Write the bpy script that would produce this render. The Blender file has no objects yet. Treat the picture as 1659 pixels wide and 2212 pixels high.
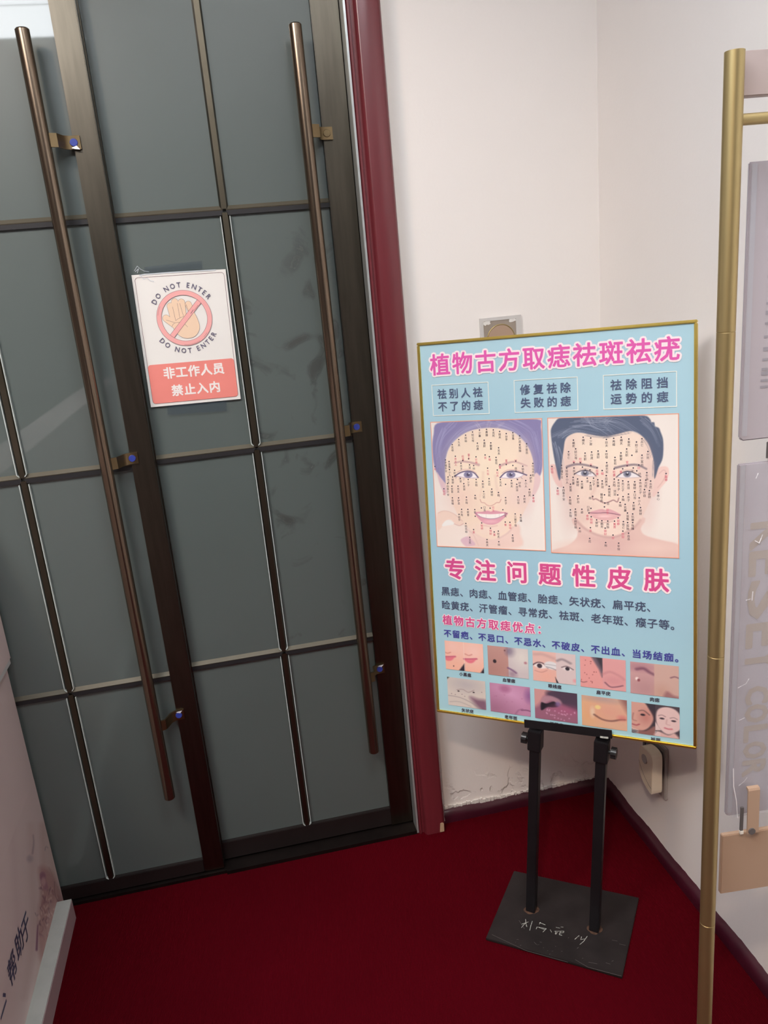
import bpy, bmesh, math, random
import numpy as np
from mathutils import Matrix, Vector

random.seed(4)
SC = bpy.context.scene
COL = SC.collection
PI = math.pi

# ------------------------------------------------------------------ camera
CAM_F, CAM_YAW, CAM_PITCH, CAM_ROLL, CAM_Z = 1720.3, 0.177317, 0.282467, -0.0913417, 1.55


def make_camera():
    fwd = Vector((math.sin(CAM_YAW) * math.cos(CAM_PITCH), math.cos(CAM_YAW) * math.cos(CAM_PITCH), -math.sin(CAM_PITCH)))
    right = Vector((math.cos(CAM_YAW), -math.sin(CAM_YAW), 0))
    up = right.cross(fwd)
    c, s = math.cos(CAM_ROLL), math.sin(CAM_ROLL)
    r2 = right * c + up * s
    u2 = up * c - right * s
    cd = bpy.data.cameras.new('camera')
    cd.sensor_fit = 'HORIZONTAL'
    cd.sensor_width = 36
    cd.lens = 36 * CAM_F / 1659
    cd.clip_start = 0.02
    co = bpy.data.objects.new('camera', cd)
    co.matrix_world = Matrix(((r2.x, u2.x, -fwd.x, 0), (r2.y, u2.y, -fwd.y, 0), (r2.z, u2.z, -fwd.z, CAM_Z), (0, 0, 0, 1)))
    COL.objects.link(co)
    SC.camera = co


make_camera()

# ------------------------------------------------------------------ light
SC.view_settings.view_transform = 'Standard'
SC.view_settings.look = 'None'
SC.view_settings.gamma = 1
SC.view_settings.use_curve_mapping = False
SC.view_settings.exposure = 0.0
SC.cycles.max_bounces = 8
SC.cycles.diffuse_bounces = 5

PANEL_E = 17.0          # emission of the ceiling panels
W = bpy.data.worlds.new('world')
SC.world = W
W.use_nodes = True
W.node_tree.nodes['Background'].inputs[0].default_value = (0.75, 0.82, 0.9, 1)
W.node_tree.nodes['Background'].inputs[1].default_value = 0.3


def spot(name, loc, target, power, color, size, angle, blend=0.6):
    d = bpy.data.lights.new(name, 'SPOT')
    d.energy = power
    d.color = color
    d.shadow_soft_size = size
    d.spot_size = angle
    d.spot_blend = blend
    o = bpy.data.objects.new(name, d)
    o.location = loc
    o.rotation_euler = (Vector(target) - Vector(loc)).to_track_quat('-Z', 'Y').to_euler()
    COL.objects.link(o)


spot('ceiling_or_added_spot', (-0.35, -0.50, 2.70), (0.97, 1.25, 0.25), 110, (1.0, 0.79, 0.62), 0.06, math.radians(44), 0.9)
spot('ceiling_or_added_spot', (-0.95, 0.55, 2.70), (-0.1, 1.95, 1.5), 34, (1.0, 0.66, 0.40), 0.05, math.radians(70), 0.8)  # added unseen lamp, only for warm streaks on the handles' left sides

# ------------------------------------------------------------------ colour and materials


def s2l(v):
    v = v / 255.0
    return v / 12.92 if v <= 0.04045 else ((v + 0.055) / 1.055) ** 2.4


def rgb(r, g, b):
    return (s2l(r), s2l(g), s2l(b), 1)


MATS = {}


def mat(name, col, rough=0.6, metal=0.0, coat=0.0, coat_rough=0.05, noise=0.0, nscale=8.0, bump=0.0, bscale=60.0,
        emit=0.0, vcol=None, spec=0.5, col2=None, stretch=None, alpha=1.0):
    m = bpy.data.materials.new(name)
    m.use_nodes = True
    nt = m.node_tree
    b = nt.nodes['Principled BSDF']
    b.inputs['Base Color'].default_value = col
    b.inputs['Roughness'].default_value = rough
    b.inputs['Metallic'].default_value = metal
    b.inputs['Coat Weight'].default_value = coat
    b.inputs['Coat Roughness'].default_value = coat_rough
    b.inputs['Specular IOR Level'].default_value = spec
    b.inputs['Alpha'].default_value = alpha
    if emit:
        b.inputs['Emission Color'].default_value = col
        b.inputs['Emission Strength'].default_value = emit
    L = nt.links.new
    tc = None
    if noise or bump or col2:
        tc = nt.nodes.new('ShaderNodeTexCoord')
        mp = nt.nodes.new('ShaderNodeMapping')
        L(tc.outputs['Object'], mp.inputs[0])
        if stretch:
            mp.inputs['Scale'].default_value = stretch
    if noise or col2:
        n = nt.nodes.new('ShaderNodeTexNoise')
        n.inputs['Scale'].default_value = nscale
        n.inputs['Detail'].default_value = 5
        L(mp.outputs[0], n.inputs['Vector'])
        r = nt.nodes.new('ShaderNodeMix')
        r.data_type = 'RGBA'
        if col2 is None:
            k = noise
            c2 = (col[0] * (1 - k), col[1] * (1 - k), col[2] * (1 - k), 1)
        else:
            c2 = col2
        r.inputs['A'].default_value = c2
        r.inputs['B'].default_value = col
        rr = nt.nodes.new('ShaderNodeMapRange')
        rr.inputs[1].default_value = 0.35
        rr.inputs[2].default_value = 0.65
        L(n.outputs[0], rr.inputs[0])
        L(rr.outputs[0], r.inputs['Factor'])
        L(r.outputs['Result'], b.inputs['Base Color'])
    if bump:
        n2 = nt.nodes.new('ShaderNodeTexNoise')
        n2.inputs['Scale'].default_value = bscale
        n2.inputs['Detail'].default_value = 4
        L(mp.outputs[0], n2.inputs['Vector'])
        bp = nt.nodes.new('ShaderNodeBump')
        bp.inputs['Strength'].default_value = bump
        bp.inputs['Distance'].default_value = 0.002
        L(n2.outputs[0], bp.inputs['Height'])
        L(bp.outputs[0], b.inputs['Normal'])
    if vcol:
        a = nt.nodes.new('ShaderNodeAttribute')
        a.attribute_name = vcol
        L(a.outputs['Color'], b.inputs['Base Color'])
    MATS[name] = m
    return m


M = MATS
mat('wall_paint', rgb(238, 232, 227), 0.75, noise=0.03, nscale=1.6, bump=0.12, bscale=140)
mat('shop_wall', rgb(120, 108, 104), 0.8, noise=0.1, bump=0.05)
mat('ceiling_paint', rgb(235, 235, 235), 0.8, noise=0.02, bump=0.05)
mat('partition_board', rgb(216, 196, 192), 0.5, noise=0.06, nscale=2.5, bump=0.03)
mat('partition_edge', rgb(200, 198, 196), 0.5, noise=0.1, nscale=20)
mat('ledge_top', rgb(176, 178, 172), 0.4, noise=0.1, nscale=25)
mat('ledge_side', rgb(176, 150, 152), 0.5, noise=0.08, nscale=10)
mat('baseboard_paint', rgb(68, 20, 36), 0.38, coat=0.3, coat_rough=0.25, noise=0.25, nscale=9, bump=0.35, bscale=40)
mat('frosted_glass', rgb(90, 99, 96), 0.42, coat=1.0, coat_rough=0.03, noise=0.05, nscale=3)
mat('bronze', rgb(98, 92, 82), 0.34, metal=1.0, noise=0.15, nscale=14, stretch=(6, 6, 0.5), bump=0.02, bscale=90)
mat('bronze_bar_upright', rgb(100, 93, 80), 0.40, metal=1.0, noise=0.12, nscale=12)
mat('bronze_bar', rgb(98, 92, 78), 0.55, metal=0.35, noise=0.12, nscale=12)
mat('copper_tube', rgb(132, 116, 100), 0.22, metal=0.95, noise=0.08, nscale=10, stretch=(1, 1, .3))
mat('bronze_dark', rgb(54, 46, 45), 0.42, metal=0.6, noise=0.15, nscale=14)
mat('bracket_bronze', rgb(130, 112, 84), 0.35, metal=1.0, noise=0.1, nscale=30)
mat('dark_gap_shade', rgb(30, 28, 30), 0.6)
mat('silver_line', rgb(205, 210, 208), 0.3, metal=0.6, noise=0.1, nscale=30)
mat('bead', rgb(206, 214, 210), 0.35, noise=0.15, nscale=18)
mat('blue_film', rgb(52, 68, 158), 0.3, coat=0.6, noise=0.1, nscale=80)
mat('red_wood', rgb(110, 38, 46), 0.38, coat=0.5, coat_rough=0.2, noise=0.14, nscale=7, stretch=(8, 8, .6))
mat('bare_wood', rgb(190, 160, 130), 0.7, noise=0.2, nscale=60)
mat('caulk', rgb(232, 228, 222), 0.8, noise=0.1, nscale=40, bump=0.6, bscale=80)
mat('threshold_metal', rgb(52, 44, 42), 0.4, metal=0.8, noise=0.3, nscale=20)
mat('paper', rgb(236, 232, 226), 0.5, noise=0.02, nscale=6, coat=0.2, coat_rough=0.2)
mat('tape_clear', rgb(70, 84, 100), 0.2, coat=0.8, alpha=0.32)
mat('tape_shine', rgb(225, 232, 240), 0.15, coat=0.8, alpha=0.8)
mat('ink_grey', rgb(98, 92, 116), 0.6)
mat('ink_ring', rgb(240, 172, 168), 0.5)
mat('ink_band', rgb(240, 140, 130), 0.5, noise=0.05, nscale=12)
mat('ink_white', rgb(248, 238, 234), 0.5)
mat('ink_skin', rgb(240, 208, 178), 0.5)
mat('ink_line', rgb(126, 88, 94), 0.6)
mat('gold_frame', rgb(236, 208, 112), 0.32, metal=1.0, noise=0.1, nscale=14)
mat('board_back', rgb(225, 225, 225), 0.6, noise=0.03)
mat('print', (1, 1, 1, 1), 0.3, coat=0.5, coat_rough=0.12, vcol='Col')
mat('print_matt', (1, 1, 1, 1), 0.55, vcol='Col')
mat('ink_pink', rgb(226, 96, 174), 0.3, coat=0.3)
mat('ink_magenta', rgb(214, 80, 144), 0.3, coat=0.3)
mat('ink_halo', rgb(250, 232, 234), 0.3, coat=0.3)
mat('ink_slate', rgb(86, 98, 128), 0.3, coat=0.3)
mat('ink_navy', rgb(72, 82, 110), 0.3, coat=0.3)
mat('ink_blue', rgb(70, 72, 156), 0.3, coat=0.3)
mat('ink_black', rgb(70, 66, 80), 0.3, coat=0.3)
mat('ink_red', rgb(222, 110, 134), 0.3, coat=0.3)
mat('ink_cream', rgb(238, 240, 232), 0.3, coat=0.3)
mat('ink_salmon', rgb(238, 168, 142), 0.3, coat=0.3)
mat('black_metal', rgb(34, 32, 35), 0.42, metal=0.4, noise=0.2, nscale=30, bump=0.05)
mat('black_plate', rgb(48, 42, 42), 0.5, metal=0.35, noise=0.35, nscale=16, bump=0.25, bscale=50)
mat('black_plastic', rgb(28, 27, 28), 0.3)
mat('chalk', rgb(196, 198, 190), 0.8, noise=0.5, nscale=300)
mat('rust', rgb(94, 66, 50), 0.85, noise=0.5, nscale=120, bump=0.5, bscale=200)
mat('scratch', rgb(118, 112, 112), 0.5, metal=0.5)
mat('ivory_plastic', rgb(238, 226, 204), 0.4, noise=0.02)
mat('grey_plastic', rgb(176, 170, 166), 0.45, noise=0.05)
mat('dark_plastic', rgb(96, 92, 92), 0.5, noise=0.1)
mat('plate_steel', rgb(176, 164, 152), 0.35, metal=0.5, noise=0.08, nscale=20)
mat('plate_rim', rgb(206, 202, 198), 0.5, noise=0.05)
mat('brass_tube', rgb(186, 166, 118), 0.42, metal=0.9, noise=0.12, nscale=6, stretch=(1, 1, .3))
mat('shelf_plate', rgb(176, 148, 126), 0.5, noise=0.06, nscale=5)
mat('header_mauve', rgb(176, 160, 156), 0.5, noise=0.05, nscale=5)
mat('lilac_panel', rgb(172, 167, 176), 0.45, noise=0.04, nscale=5)
mat('lilac_edge', rgb(172, 173, 184), 0.4, noise=0.04, nscale=5)
mat('plastic_film', rgb(214, 216, 228), 0.12, coat=1.0, coat_rough=0.04, alpha=0.28, bump=1.0, bscale=9)
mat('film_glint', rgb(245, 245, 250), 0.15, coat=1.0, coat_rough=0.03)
mat('panel_ink', rgb(164, 150, 134), 0.5)
mat('panel_ink_grey', rgb(144, 142, 152), 0.5)
mat('white_rubber', rgb(232, 228, 220), 0.5)
mat('led', rgb(242, 247, 252), 0.5, emit=PANEL_E)
mat('led_frame', rgb(220, 224, 226), 0.4, noise=0.03)


def carpet():
    m = bpy.data.materials.new('red_carpet')
    m.use_nodes = True
    nt = m.node_tree
    L = nt.links.new
    b = nt.nodes['Principled BSDF']
    b.inputs['Roughness'].default_value = 0.95
    b.inputs['Specular IOR Level'].default_value = 0.0
    tc = nt.nodes.new('ShaderNodeTexCoord')
    n = nt.nodes.new('ShaderNodeTexNoise')
    n.inputs['Scale'].default_value = 3
    n.inputs['Detail'].default_value = 6
    L(tc.outputs['Object'], n.inputs['Vector'])
    r = nt.nodes.new('ShaderNodeMix')
    r.data_type = 'RGBA'
    r.inputs['A'].default_value = rgb(70, 6, 15)
    r.inputs['B'].default_value = rgb(84, 7, 18)
    L(n.outputs[0], r.inputs['Factor'])
    w = nt.nodes.new('ShaderNodeTexWave')
    w.inputs['Scale'].default_value = 95
    w.inputs['Distortion'].default_value = 1.5
    mp = nt.nodes.new('ShaderNodeMapping')
    mp.inputs['Rotation'].default_value = (0, 0, 0.12)
    L(tc.outputs['Object'], mp.inputs[0])
    L(mp.outputs[0], w.inputs['Vector'])
    n2 = nt.nodes.new('ShaderNodeTexNoise')
    n2.inputs['Scale'].default_value = 420
    L(tc.outputs['Object'], n2.inputs['Vector'])
    mm = nt.nodes.new('ShaderNodeMath')
    mm.operation = 'ADD'
    L(w.outputs[1], mm.inputs[0])
    L(n2.outputs[0], mm.inputs[1])
    bp = nt.nodes.new('ShaderNodeBump')
    bp.inputs['Strength'].default_value = 0.5
    bp.inputs['Distance'].default_value = 0.002
    L(mm.outputs[0], bp.inputs['Height'])
    L(bp.outputs[0], b.inputs['Normal'])
    L(r.outputs['Result'], b.inputs['Base Color'])
    MATS['red_carpet'] = m


carpet()


def peeling_wall():
    """white wall whose paint blisters and flakes in the last hand's breadth above the baseboard"""
    m = mat('wall_paint_flaking', rgb(238, 232, 227), 0.75)
    nt = m.node_tree
    L = nt.links.new
    b = nt.nodes['Principled BSDF']
    tc = nt.nodes.new('ShaderNodeTexCoord')
    sp = nt.nodes.new('ShaderNodeSeparateXYZ')
    L(tc.outputs['Object'], sp.inputs[0])
    mr = nt.nodes.new('ShaderNodeMapRange')
    mr.inputs[1].default_value = 0.16
    mr.inputs[2].default_value = 0.05
    L(sp.outputs[2], mr.inputs[0])
    n = nt.nodes.new('ShaderNodeTexNoise')
    n.inputs['Scale'].default_value = 16
    n.inputs['Detail'].default_value = 7
    L(tc.outputs['Object'], n.inputs['Vector'])
    st = nt.nodes.new('ShaderNodeMapRange')
    st.inputs[1].default_value = 0.49
    st.inputs[2].default_value = 0.53
    L(n.outputs[0], st.inputs[0])
    mu = nt.nodes.new('ShaderNodeMath')
    mu.operation = 'MULTIPLY'
    L(mr.outputs[0], mu.inputs[0])
    L(st.outputs[0], mu.inputs[1])
    f = nt.nodes.new('ShaderNodeTexNoise')
    f.inputs['Scale'].default_value = 140
    L(tc.outputs['Object'], f.inputs['Vector'])
    m2 = nt.nodes.new('ShaderNodeMath')
    m2.operation = 'MULTIPLY_ADD'
    m2.inputs[1].default_value = 0.06
    L(f.outputs[0], m2.inputs[0])
    L(mu.outputs[0], m2.inputs[2])
    bp = nt.nodes.new('ShaderNodeBump')
    bp.inputs['Strength'].default_value = 0.8
    bp.inputs['Distance'].default_value = 0.004
    L(m2.outputs[0], bp.inputs['Height'])
    L(bp.outputs[0], b.inputs['Normal'])


peeling_wall()


def smudged_glass():
    """frosted glass with dried smear marks"""
    m = mat('frosted_glass_smudged', rgb(90, 99, 96), 0.42, coat=1.0, coat_rough=0.04)
    nt = m.node_tree
    L = nt.links.new
    b = nt.nodes['Principled BSDF']
    tc = nt.nodes.new('ShaderNodeTexCoord')
    n = nt.nodes.new('ShaderNodeTexNoise')
    n.inputs['Scale'].default_value = 9
    n.inputs['Detail'].default_value = 5
    n.inputs['Distortion'].default_value = 1.2
    L(tc.outputs['Object'], n.inputs['Vector'])
    st = nt.nodes.new('ShaderNodeMapRange')
    st.inputs[1].default_value = 0.57
    st.inputs[2].default_value = 0.70
    L(n.outputs[0], st.inputs[0])
    r = nt.nodes.new('ShaderNodeMix')
    r.data_type = 'RGBA'
    r.inputs['A'].default_value = rgb(90, 99, 96)
    r.inputs['B'].default_value = rgb(66, 70, 67)
    L(st.outputs[0], r.inputs['Factor'])
    L(r.outputs['Result'], b.inputs['Base Color'])
    ml = nt.nodes.new('ShaderNodeMapRange')
    ml.inputs[3].default_value = 0.04
    ml.inputs[4].default_value = 0.4
    L(st.outputs[0], ml.inputs[0])
    L(ml.outputs[0], b.inputs['Coat Roughness'])


smudged_glass()

# ------------------------------------------------------------------ mesh helpers
INV = {}


class MB:
    def __init__(s):
        s.v, s.f = [], []

    def add(s, vs, fs):
        n = len(s.v)
        s.v += [tuple(p) for p in vs]
        s.f += [tuple(n + i for i in f) for f in fs]
        return s

    def box(s, x0, x1, y0, y1, z0, z1):
        return s.add([(x0, y0, z0), (x1, y0, z0), (x1, y1, z0), (x0, y1, z0), (x0, y0, z1), (x1, y0, z1), (x1, y1, z1), (x0, y1, z1)],
                     [(0, 3, 2, 1), (4, 5, 6, 7), (0, 1, 5, 4), (1, 2, 6, 5), (2, 3, 7, 6), (3, 0, 4, 7)])

    def obox(s, o, a, b, c, ra, rb, rc):
        """box in a basis: o origin, a b c unit axes, ranges along them"""
        o, a, b, c = Vector(o), Vector(a), Vector(b), Vector(c)
        P = [o + a * ra[i] + b * rb[j] + c * rc[k] for k in (0, 1) for j in (0, 1) for i in (0, 1)]
        return s.add(P, [(0, 2, 3, 1), (4, 5, 7, 6), (0, 1, 5, 4), (1, 3, 7, 5), (3, 2, 6, 7), (2, 0, 4, 6)])

    def prism(s, poly, fn, t0, t1):
        """poly: 2D points; fn(a, b, t) gives the 3D point"""
        n = len(poly)
        vs = [fn(a, b, t0) for a, b in poly] + [fn(a, b, t1) for a, b in poly]
        fs = [tuple(range(n))[::-1], tuple(range(n, 2 * n))] + [(i, (i + 1) % n, n + (i + 1) % n, n + i) for i in range(n)]
        return s.add(vs, fs)

    def tube(s, p0, p1, r0, r1=None, n=20, bev=0.0):
        p0, p1 = Vector(p0), Vector(p1)
        r1 = r0 if r1 is None else r1
        d = (p1 - p0).normalized()
        a = d.orthogonal().normalized()
        b = d.cross(a)
        rings = [(p0, r0), (p1, r1)]
        if bev:
            rings = [(p0, r0 - bev), (p0 + d * bev, r0), (p1 - d * bev, r1), (p1, r1 - bev)]
        vs = [p + (a * math.cos(2 * PI * i / n) + b * math.sin(2 * PI * i / n)) * r for p, r in rings for i in range(n)]
        k = len(rings)
        fs = [tuple(range(n))[::-1], tuple((k - 1) * n + i for i in range(n))]
        for q in range(k - 1):
            fs += [(q * n + i, q * n + (i + 1) % n, (q + 1) * n + (i + 1) % n, (q + 1) * n + i) for i in range(n)]
        return s.add(vs, fs)

    def torus(s, c, a, b, R, r, n=40, m=8):
        c, a, b = Vector(c), Vector(a), Vector(b)
        d = a.cross(b)
        vs = []
        for i in range(n):
            t = 2 * PI * i / n
            e = a * math.cos(t) + b * math.sin(t)
            for j in range(m):
                q = 2 * PI * j / m
                vs.append(c + e * (R + r * math.cos(q)) + d * (r * math.sin(q)))
        fs = [(i * m + j, ((i + 1) % n) * m + j, ((i + 1) % n) * m + (j + 1) % m, i * m + (j + 1) % m) for i in range(n) for j in range(m)]
        return s.add(vs, fs)

    def build(s, name, m, parent=None, smooth=False, bevel=0.0, **props):
        me = bpy.data.meshes.new(name)
        vs = s.v
        if parent is not None and parent in INV:
            iv = INV[parent]
            vs = [tuple(iv @ Vector(p)) for p in vs]
        me.from_pydata(vs, [], s.f)
        me.materials.append(MATS[m])
        me.validate()
        o = bpy.data.objects.new(name, me)
        COL.objects.link(o)
        if parent is not None:
            o.parent = parent
            if parent in INV:
                INV[o] = INV[parent]
        bm = bmesh.new()
        bm.from_mesh(me)
        bmesh.ops.recalc_face_normals(bm, faces=bm.faces)
        if bevel:
            bmesh.ops.bevel(bm, geom=[e for e in bm.edges if len(e.link_faces) == 2 and e.calc_face_angle(0) > 0.6], offset=bevel, segments=2, affect='EDGES', clamp_overlap=True)
        bm.to_mesh(me)
        bm.free()
        if smooth:
            me.polygons.foreach_set('use_smooth', [True] * len(me.polygons))
            try:
                me.set_sharp_from_angle(angle=0.7)
            except Exception:
                pass
        for k, v in props.items():
            o[k] = v
        return o


def thing(name, loc, label=None, cat=None, group=None, kind=None, basis=None):
    o = bpy.data.objects.new(name, None)
    o.empty_display_size = 0.05
    COL.objects.link(o)
    mw = Matrix.Translation(loc)
    if basis:
        a, b, c = [Vector(x) for x in basis]
        mw = Matrix(((a.x, b.x, c.x, loc[0]), (a.y, b.y, c.y, loc[1]), (a.z, b.z, c.z, loc[2]), (0, 0, 0, 1)))
    o.matrix_world = mw
    INV[o] = mw.inverted()
    tag(o, label, cat, group, kind)
    return o


def tag(o, label=None, cat=None, group=None, kind=None):
    for k, v in (('label', label), ('category', cat), ('group', group), ('kind', kind)):
        if v:
            o[k] = v
    return o


def frame_fn(o, a, b, c):
    o, a, b, c = Vector(o), Vector(a), Vector(b), Vector(c)
    return lambda x, y, z=0.0: o + a * x + b * y + c * z


# ------------------------------------------------------------------ flat lettering made of glyph meshes
TINY_W = """355,432,克母;442,364,九夫;533,307,损姑;625,265,妨父母;718,239,少寡;811,230,再嫁;901,237,克死;985,257,妨夫;1073,286,分手;1161,274,淫落;1251,316,产厄;1252,435,孤独;1343,421,不宜出;688,413,白虎;779,374,温财;867,409,散家;970,474,克夫;790,569,吉,r;847,592,福,r;935,602,官司;395,586,贵夫人,r;493,643,旺富,r,0,-90;571,621,富人,r,0,-90;669,594,宗禄,r;469,678,杀子;582,700,淫;637,710,凶;985,697,富,r;950,769,旺夫,r;1070,697,富子,r,0,-90;1197,650,好,r,0,-45;1158,709,自夫,,38,0;1290,719,妨夫;1425,682,牛马不知;264,634,多福多灾;311,655,淫荡;123,721,寿,r;384,772,好盗;315,762,小人;822,744,大吉,r;296,860,克夫;357,860,破财;289,948,四季不安;240,1016,聪明,r;346,982,贫苦;427,982,克夫;460,881,淫;504,949,流泪;563,894,少子;668,894,水险;756,918,妨夫;840,884,水厄;990,896,克夫;1059,960,;1138,909,哭夫;1218,895,好色,,28,10;1208,959,流泪;1328,909,小人;1394,840,妒忌;1377,1028,妨夫;1428,1107,孝顺,r;874,1022,破财;963,1068,贱;767,1054,刀厄;653,1106,贱;537,1128,水险;433,1137,妒忌;351,1136,自缢;1058,1136,杀子;1225,1128,口舌;1309,1116,妨夫;735,1272,口舌,,40,-45;850,1275,双生,r,40,-45;472,1289,水险;555,1290,疾苦;647,1293,孤;1020,1297,小夫,,32,10;438,1355,自乐;652,1382,;1184,1353,三首不佳;1258,1367,性躁;737,1471,聪明,r;1051,1460,食,r;1113,1464,福禄,r;527,1476,桃花劫;629,1558,富,r;853,1541,得财,r;903,1591,富,r;957,1581,旺夫;577,1660,义死;806,1692,杀夫;963,1722,凶;1147,1635,母泪"""
TINY_M = """325,390,横死;441,356,横天;531,365,少寂;718,382,妨夫;805,369,再婚;895,356,横天;986,377,客死;1077,413,妨二亲;1143,374,兵亡;351,494,妨父母;267,528,军亡;463,545,无职;541,532,白虎;618,521,温财;718,521,妨母;891,543,散家;960,496,无职;1022,572,;1143,571,不宜出;1214,527,外死;820,597,官司;406,660,旺官,r,0,-80;329,660,寿,r,0,-45;531,694,吉,r,0,-45;965,697,官子,r,0,-80;721,660,虚无实;182,690,多福多灾;243,722,招血;331,722,杀子;431,712,淫,,30,0;521,746,凶;606,720,旺妻,r;666,753,福,r;809,735,旺妻,r;912,733,富,r,-22,0;1038,723,淫,,-15,0;1080,758,妨,,35,0;1105,687,好,r;1201,779,牛马;69,703,聪明,r;1432,791,富寿,r;247,824,小人;320,833,克妻;373,853,破财;424,883,克妻;488,844,淫;563,844,少子;715,814,后昇天;810,855,火险;614,863,丧妻;666,877,多泪;861,867,克中子;912,877,克三子;978,888,流泪;1055,888,破财;1122,869,市井之子;1188,869,刀死;1246,880,水厄;288,915,贫苦;525,898,流泪;205,952,四季不安;136,961,聪明,r;750,941,病苦死;1172,982,奸窃;1231,995,盗窃;1337,1020,孝心;693,1043,偏母疾,,-36,-40;851,1045,流泪,,-36,-80;282,1071,自缢;378,1056,妒忌;553,1061,贱,,-32,-15;915,1066,贱;980,1036,杀子;1055,1007,口舌;1109,1081,小人;880,1136,贱;697,1141,忌,,38,-28;1042,1139,妨妻;940,1158,克妻;1124,1197,破财;286,1221,水险;346,1212,疾苦;423,1214,盗;531,1204,口舌,,-34,-50;692,1187,双生,r,36,0;507,1259,食禄,r,-20,0;534,1304,聪明,r;967,1262,淫落;1030,1273,饥寒;856,1319,聪静,r;346,1324,桃花劫;598,1342,破财;661,1353,酷死;731,1357,孤独;812,1358,富贵,r;918,1364,客亡;969,1377,孤独;1030,1377,性躁;396,1440,凶;524,1435,吉,r;700,1441,得财,r;912,1478,旺财,r;980,1503,自杀;794,1525,好,r;515,1563,厄;706,1614,刑;861,1622,牢狱"""
ALLTEXT = set(TINY_W + TINY_M + '植物古方取痣祛斑祛疣祛别人祛不了的痣修复祛除失败的痣祛除阻挡运势的痣专注问题性皮肤黑痣、肉痣、血管痣、胎痣、矢状疣、扁平疣、睑黄疣、汗管瘤、寻常疣、祛斑、老年斑、瘊子等。植物古方取痣优点：不留疤、不忌口、不忌水、不破皮、不出血、当场结痂。小黑眼线汗非工作人员禁止入内帮助于一DO NOT ENTERKESYCOLOR十')
ALLTEXT = sorted(c for c in ALLTEXT if not c.isspace())
GLY = {}


def load_glyphs():
    tmp = []
    for ch in ALLTEXT:
        c = bpy.data.curves.new('glyph', 'FONT')
        c.body = ch
        c.size = 1
        c.resolution_u = 2
        o = bpy.data.objects.new('glyph', c)
        COL.objects.link(o)
        tmp.append((ch, o, c))
    bpy.context.view_layer.update()
    dg = bpy.context.evaluated_depsgraph_get()
    for ch, o, c in tmp:
        me = bpy.data.meshes.new_from_object(o.evaluated_get(dg))
        vs = [(v.co.x, v.co.y) for v in me.vertices]
        fs = [tuple(p.vertices) for p in me.polygons]
        # boundary edges (glyph fill shares no doubled edges across contours)
        cnt = {}
        for f in fs:
            for i in range(len(f)):
                e = tuple(sorted((f[i], f[(i + 1) % len(f)])))
                cnt[e] = cnt.get(e, 0) + 1
        be = [e for e, k in cnt.items() if k == 1]
        GLY[ch] = (vs, fs, be)
        bpy.data.meshes.remove(me)
        bpy.data.objects.remove(o)
        bpy.data.curves.remove(c)
    # em box of the Chinese glyphs, measured on the cross character
    xs = [p[0] for p in GLY['十'][0]]
    ys = [p[1] for p in GLY['十'][0]]
    GLY['cx'] = (min(xs) + max(xs)) / 2
    GLY['cy'] = (min(ys) + max(ys)) / 2
    GLY['em'] = (max(xs) - min(xs)) / 0.88


load_glyphs()


STG = [0, 0.0]


def dz():
    """tiny stagger so that overlapping print strokes never lie in exactly one plane"""
    STG[0] = (STG[0] + 7) % 40
    STG[1] = STG[0] * 0.000004
    return STG[1]


def glyph(mb, fn, ch, x, y, size, z, bold=0.0, ang=0.0, sx=1.0, latin=False, shear=0.0):
    """put a glyph centred on x, y; size is the em height for Chinese and the cap height for Latin"""
    vs, fs, be = GLY[ch]
    if not vs:
        return
    if latin:
        xs = [p[0] for p in vs]
        ys = [p[1] for p in vs]
        cx, cy = (min(xs) + max(xs)) / 2, (min(ys) + max(ys)) / 2
        k = size / (max(ys) - min(ys))
    else:
        cx, cy = GLY['cx'], GLY['cy']
        k = size / GLY['em']
    ca, sa = math.cos(ang), math.sin(ang)

    def T(px, py):
        a = (px - cx) * k * sx + (py - cy) * k * shear
        b = (py - cy) * k
        return (x + a * ca - b * sa, y + a * sa + b * ca)
    P = [T(*p) for p in vs]
    mb.add([fn(a, b, z + (0.00017 if bold else 0)) for a, b in P], fs)
    if bold:
        V, F = [], []
        for i, j in be:
            (x0, y0), (x1, y1) = P[i], P[j]
            dx, dy = x1 - x0, y1 - y0
            l = math.hypot(dx, dy)
            if l < 1e-9:
                continue
            nx, ny = -dy / l * bold, dx / l * bold
            n = len(V)
            V += [(x0 + nx, y0 + ny, dz()), (x1 + nx, y1 + ny, STG[1]), (x1 - nx, y1 - ny, STG[1]), (x0 - nx, y0 - ny, STG[1])]
            F.append((n, n + 1, n + 2, n + 3))
        for i in {q for e in be for q in e}:
            n = len(V)
            h = dz()
            V += [(P[i][0] + bold * math.cos(t * PI / 3), P[i][1] + bold * math.sin(t * PI / 3), h) for t in range(6)]
            F.append(tuple(range(n, n + 6)))
        mb.add([fn(a, b, z + c) for a, b, c in V], F)


def line(mb, fn, s, p0, p1, size, z, bold=0.0, **kw):
    n = len(s)
    for i, ch in enumerate(s):
        if ch.isspace():
            continue
        t = i / max(1, n - 1)
        glyph(mb, fn, ch, p0[0] + (p1[0] - p0[0]) * t, p0[1] + (p1[1] - p0[1]) * t, size, z, bold, **kw)


def chars(fn, s, p0, p1, size, z, bold, m, parent):
    n = len(s)
    for i, ch in enumerate(s):
        t = i / max(1, n - 1)
        b = MB()
        glyph(b, fn, ch, p0[0] + (p1[0] - p0[0]) * t, p0[1] + (p1[1] - p0[1]) * t, size, z, bold)
        b.build('printed_character', m, parent)


def rect(mb, fn, x0, x1, y0, y1, z):
    mb.add([fn(x0, y0, z), fn(x1, y0, z), fn(x1, y1, z), fn(x0, y1, z)], [(0, 1, 2, 3)])


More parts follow.
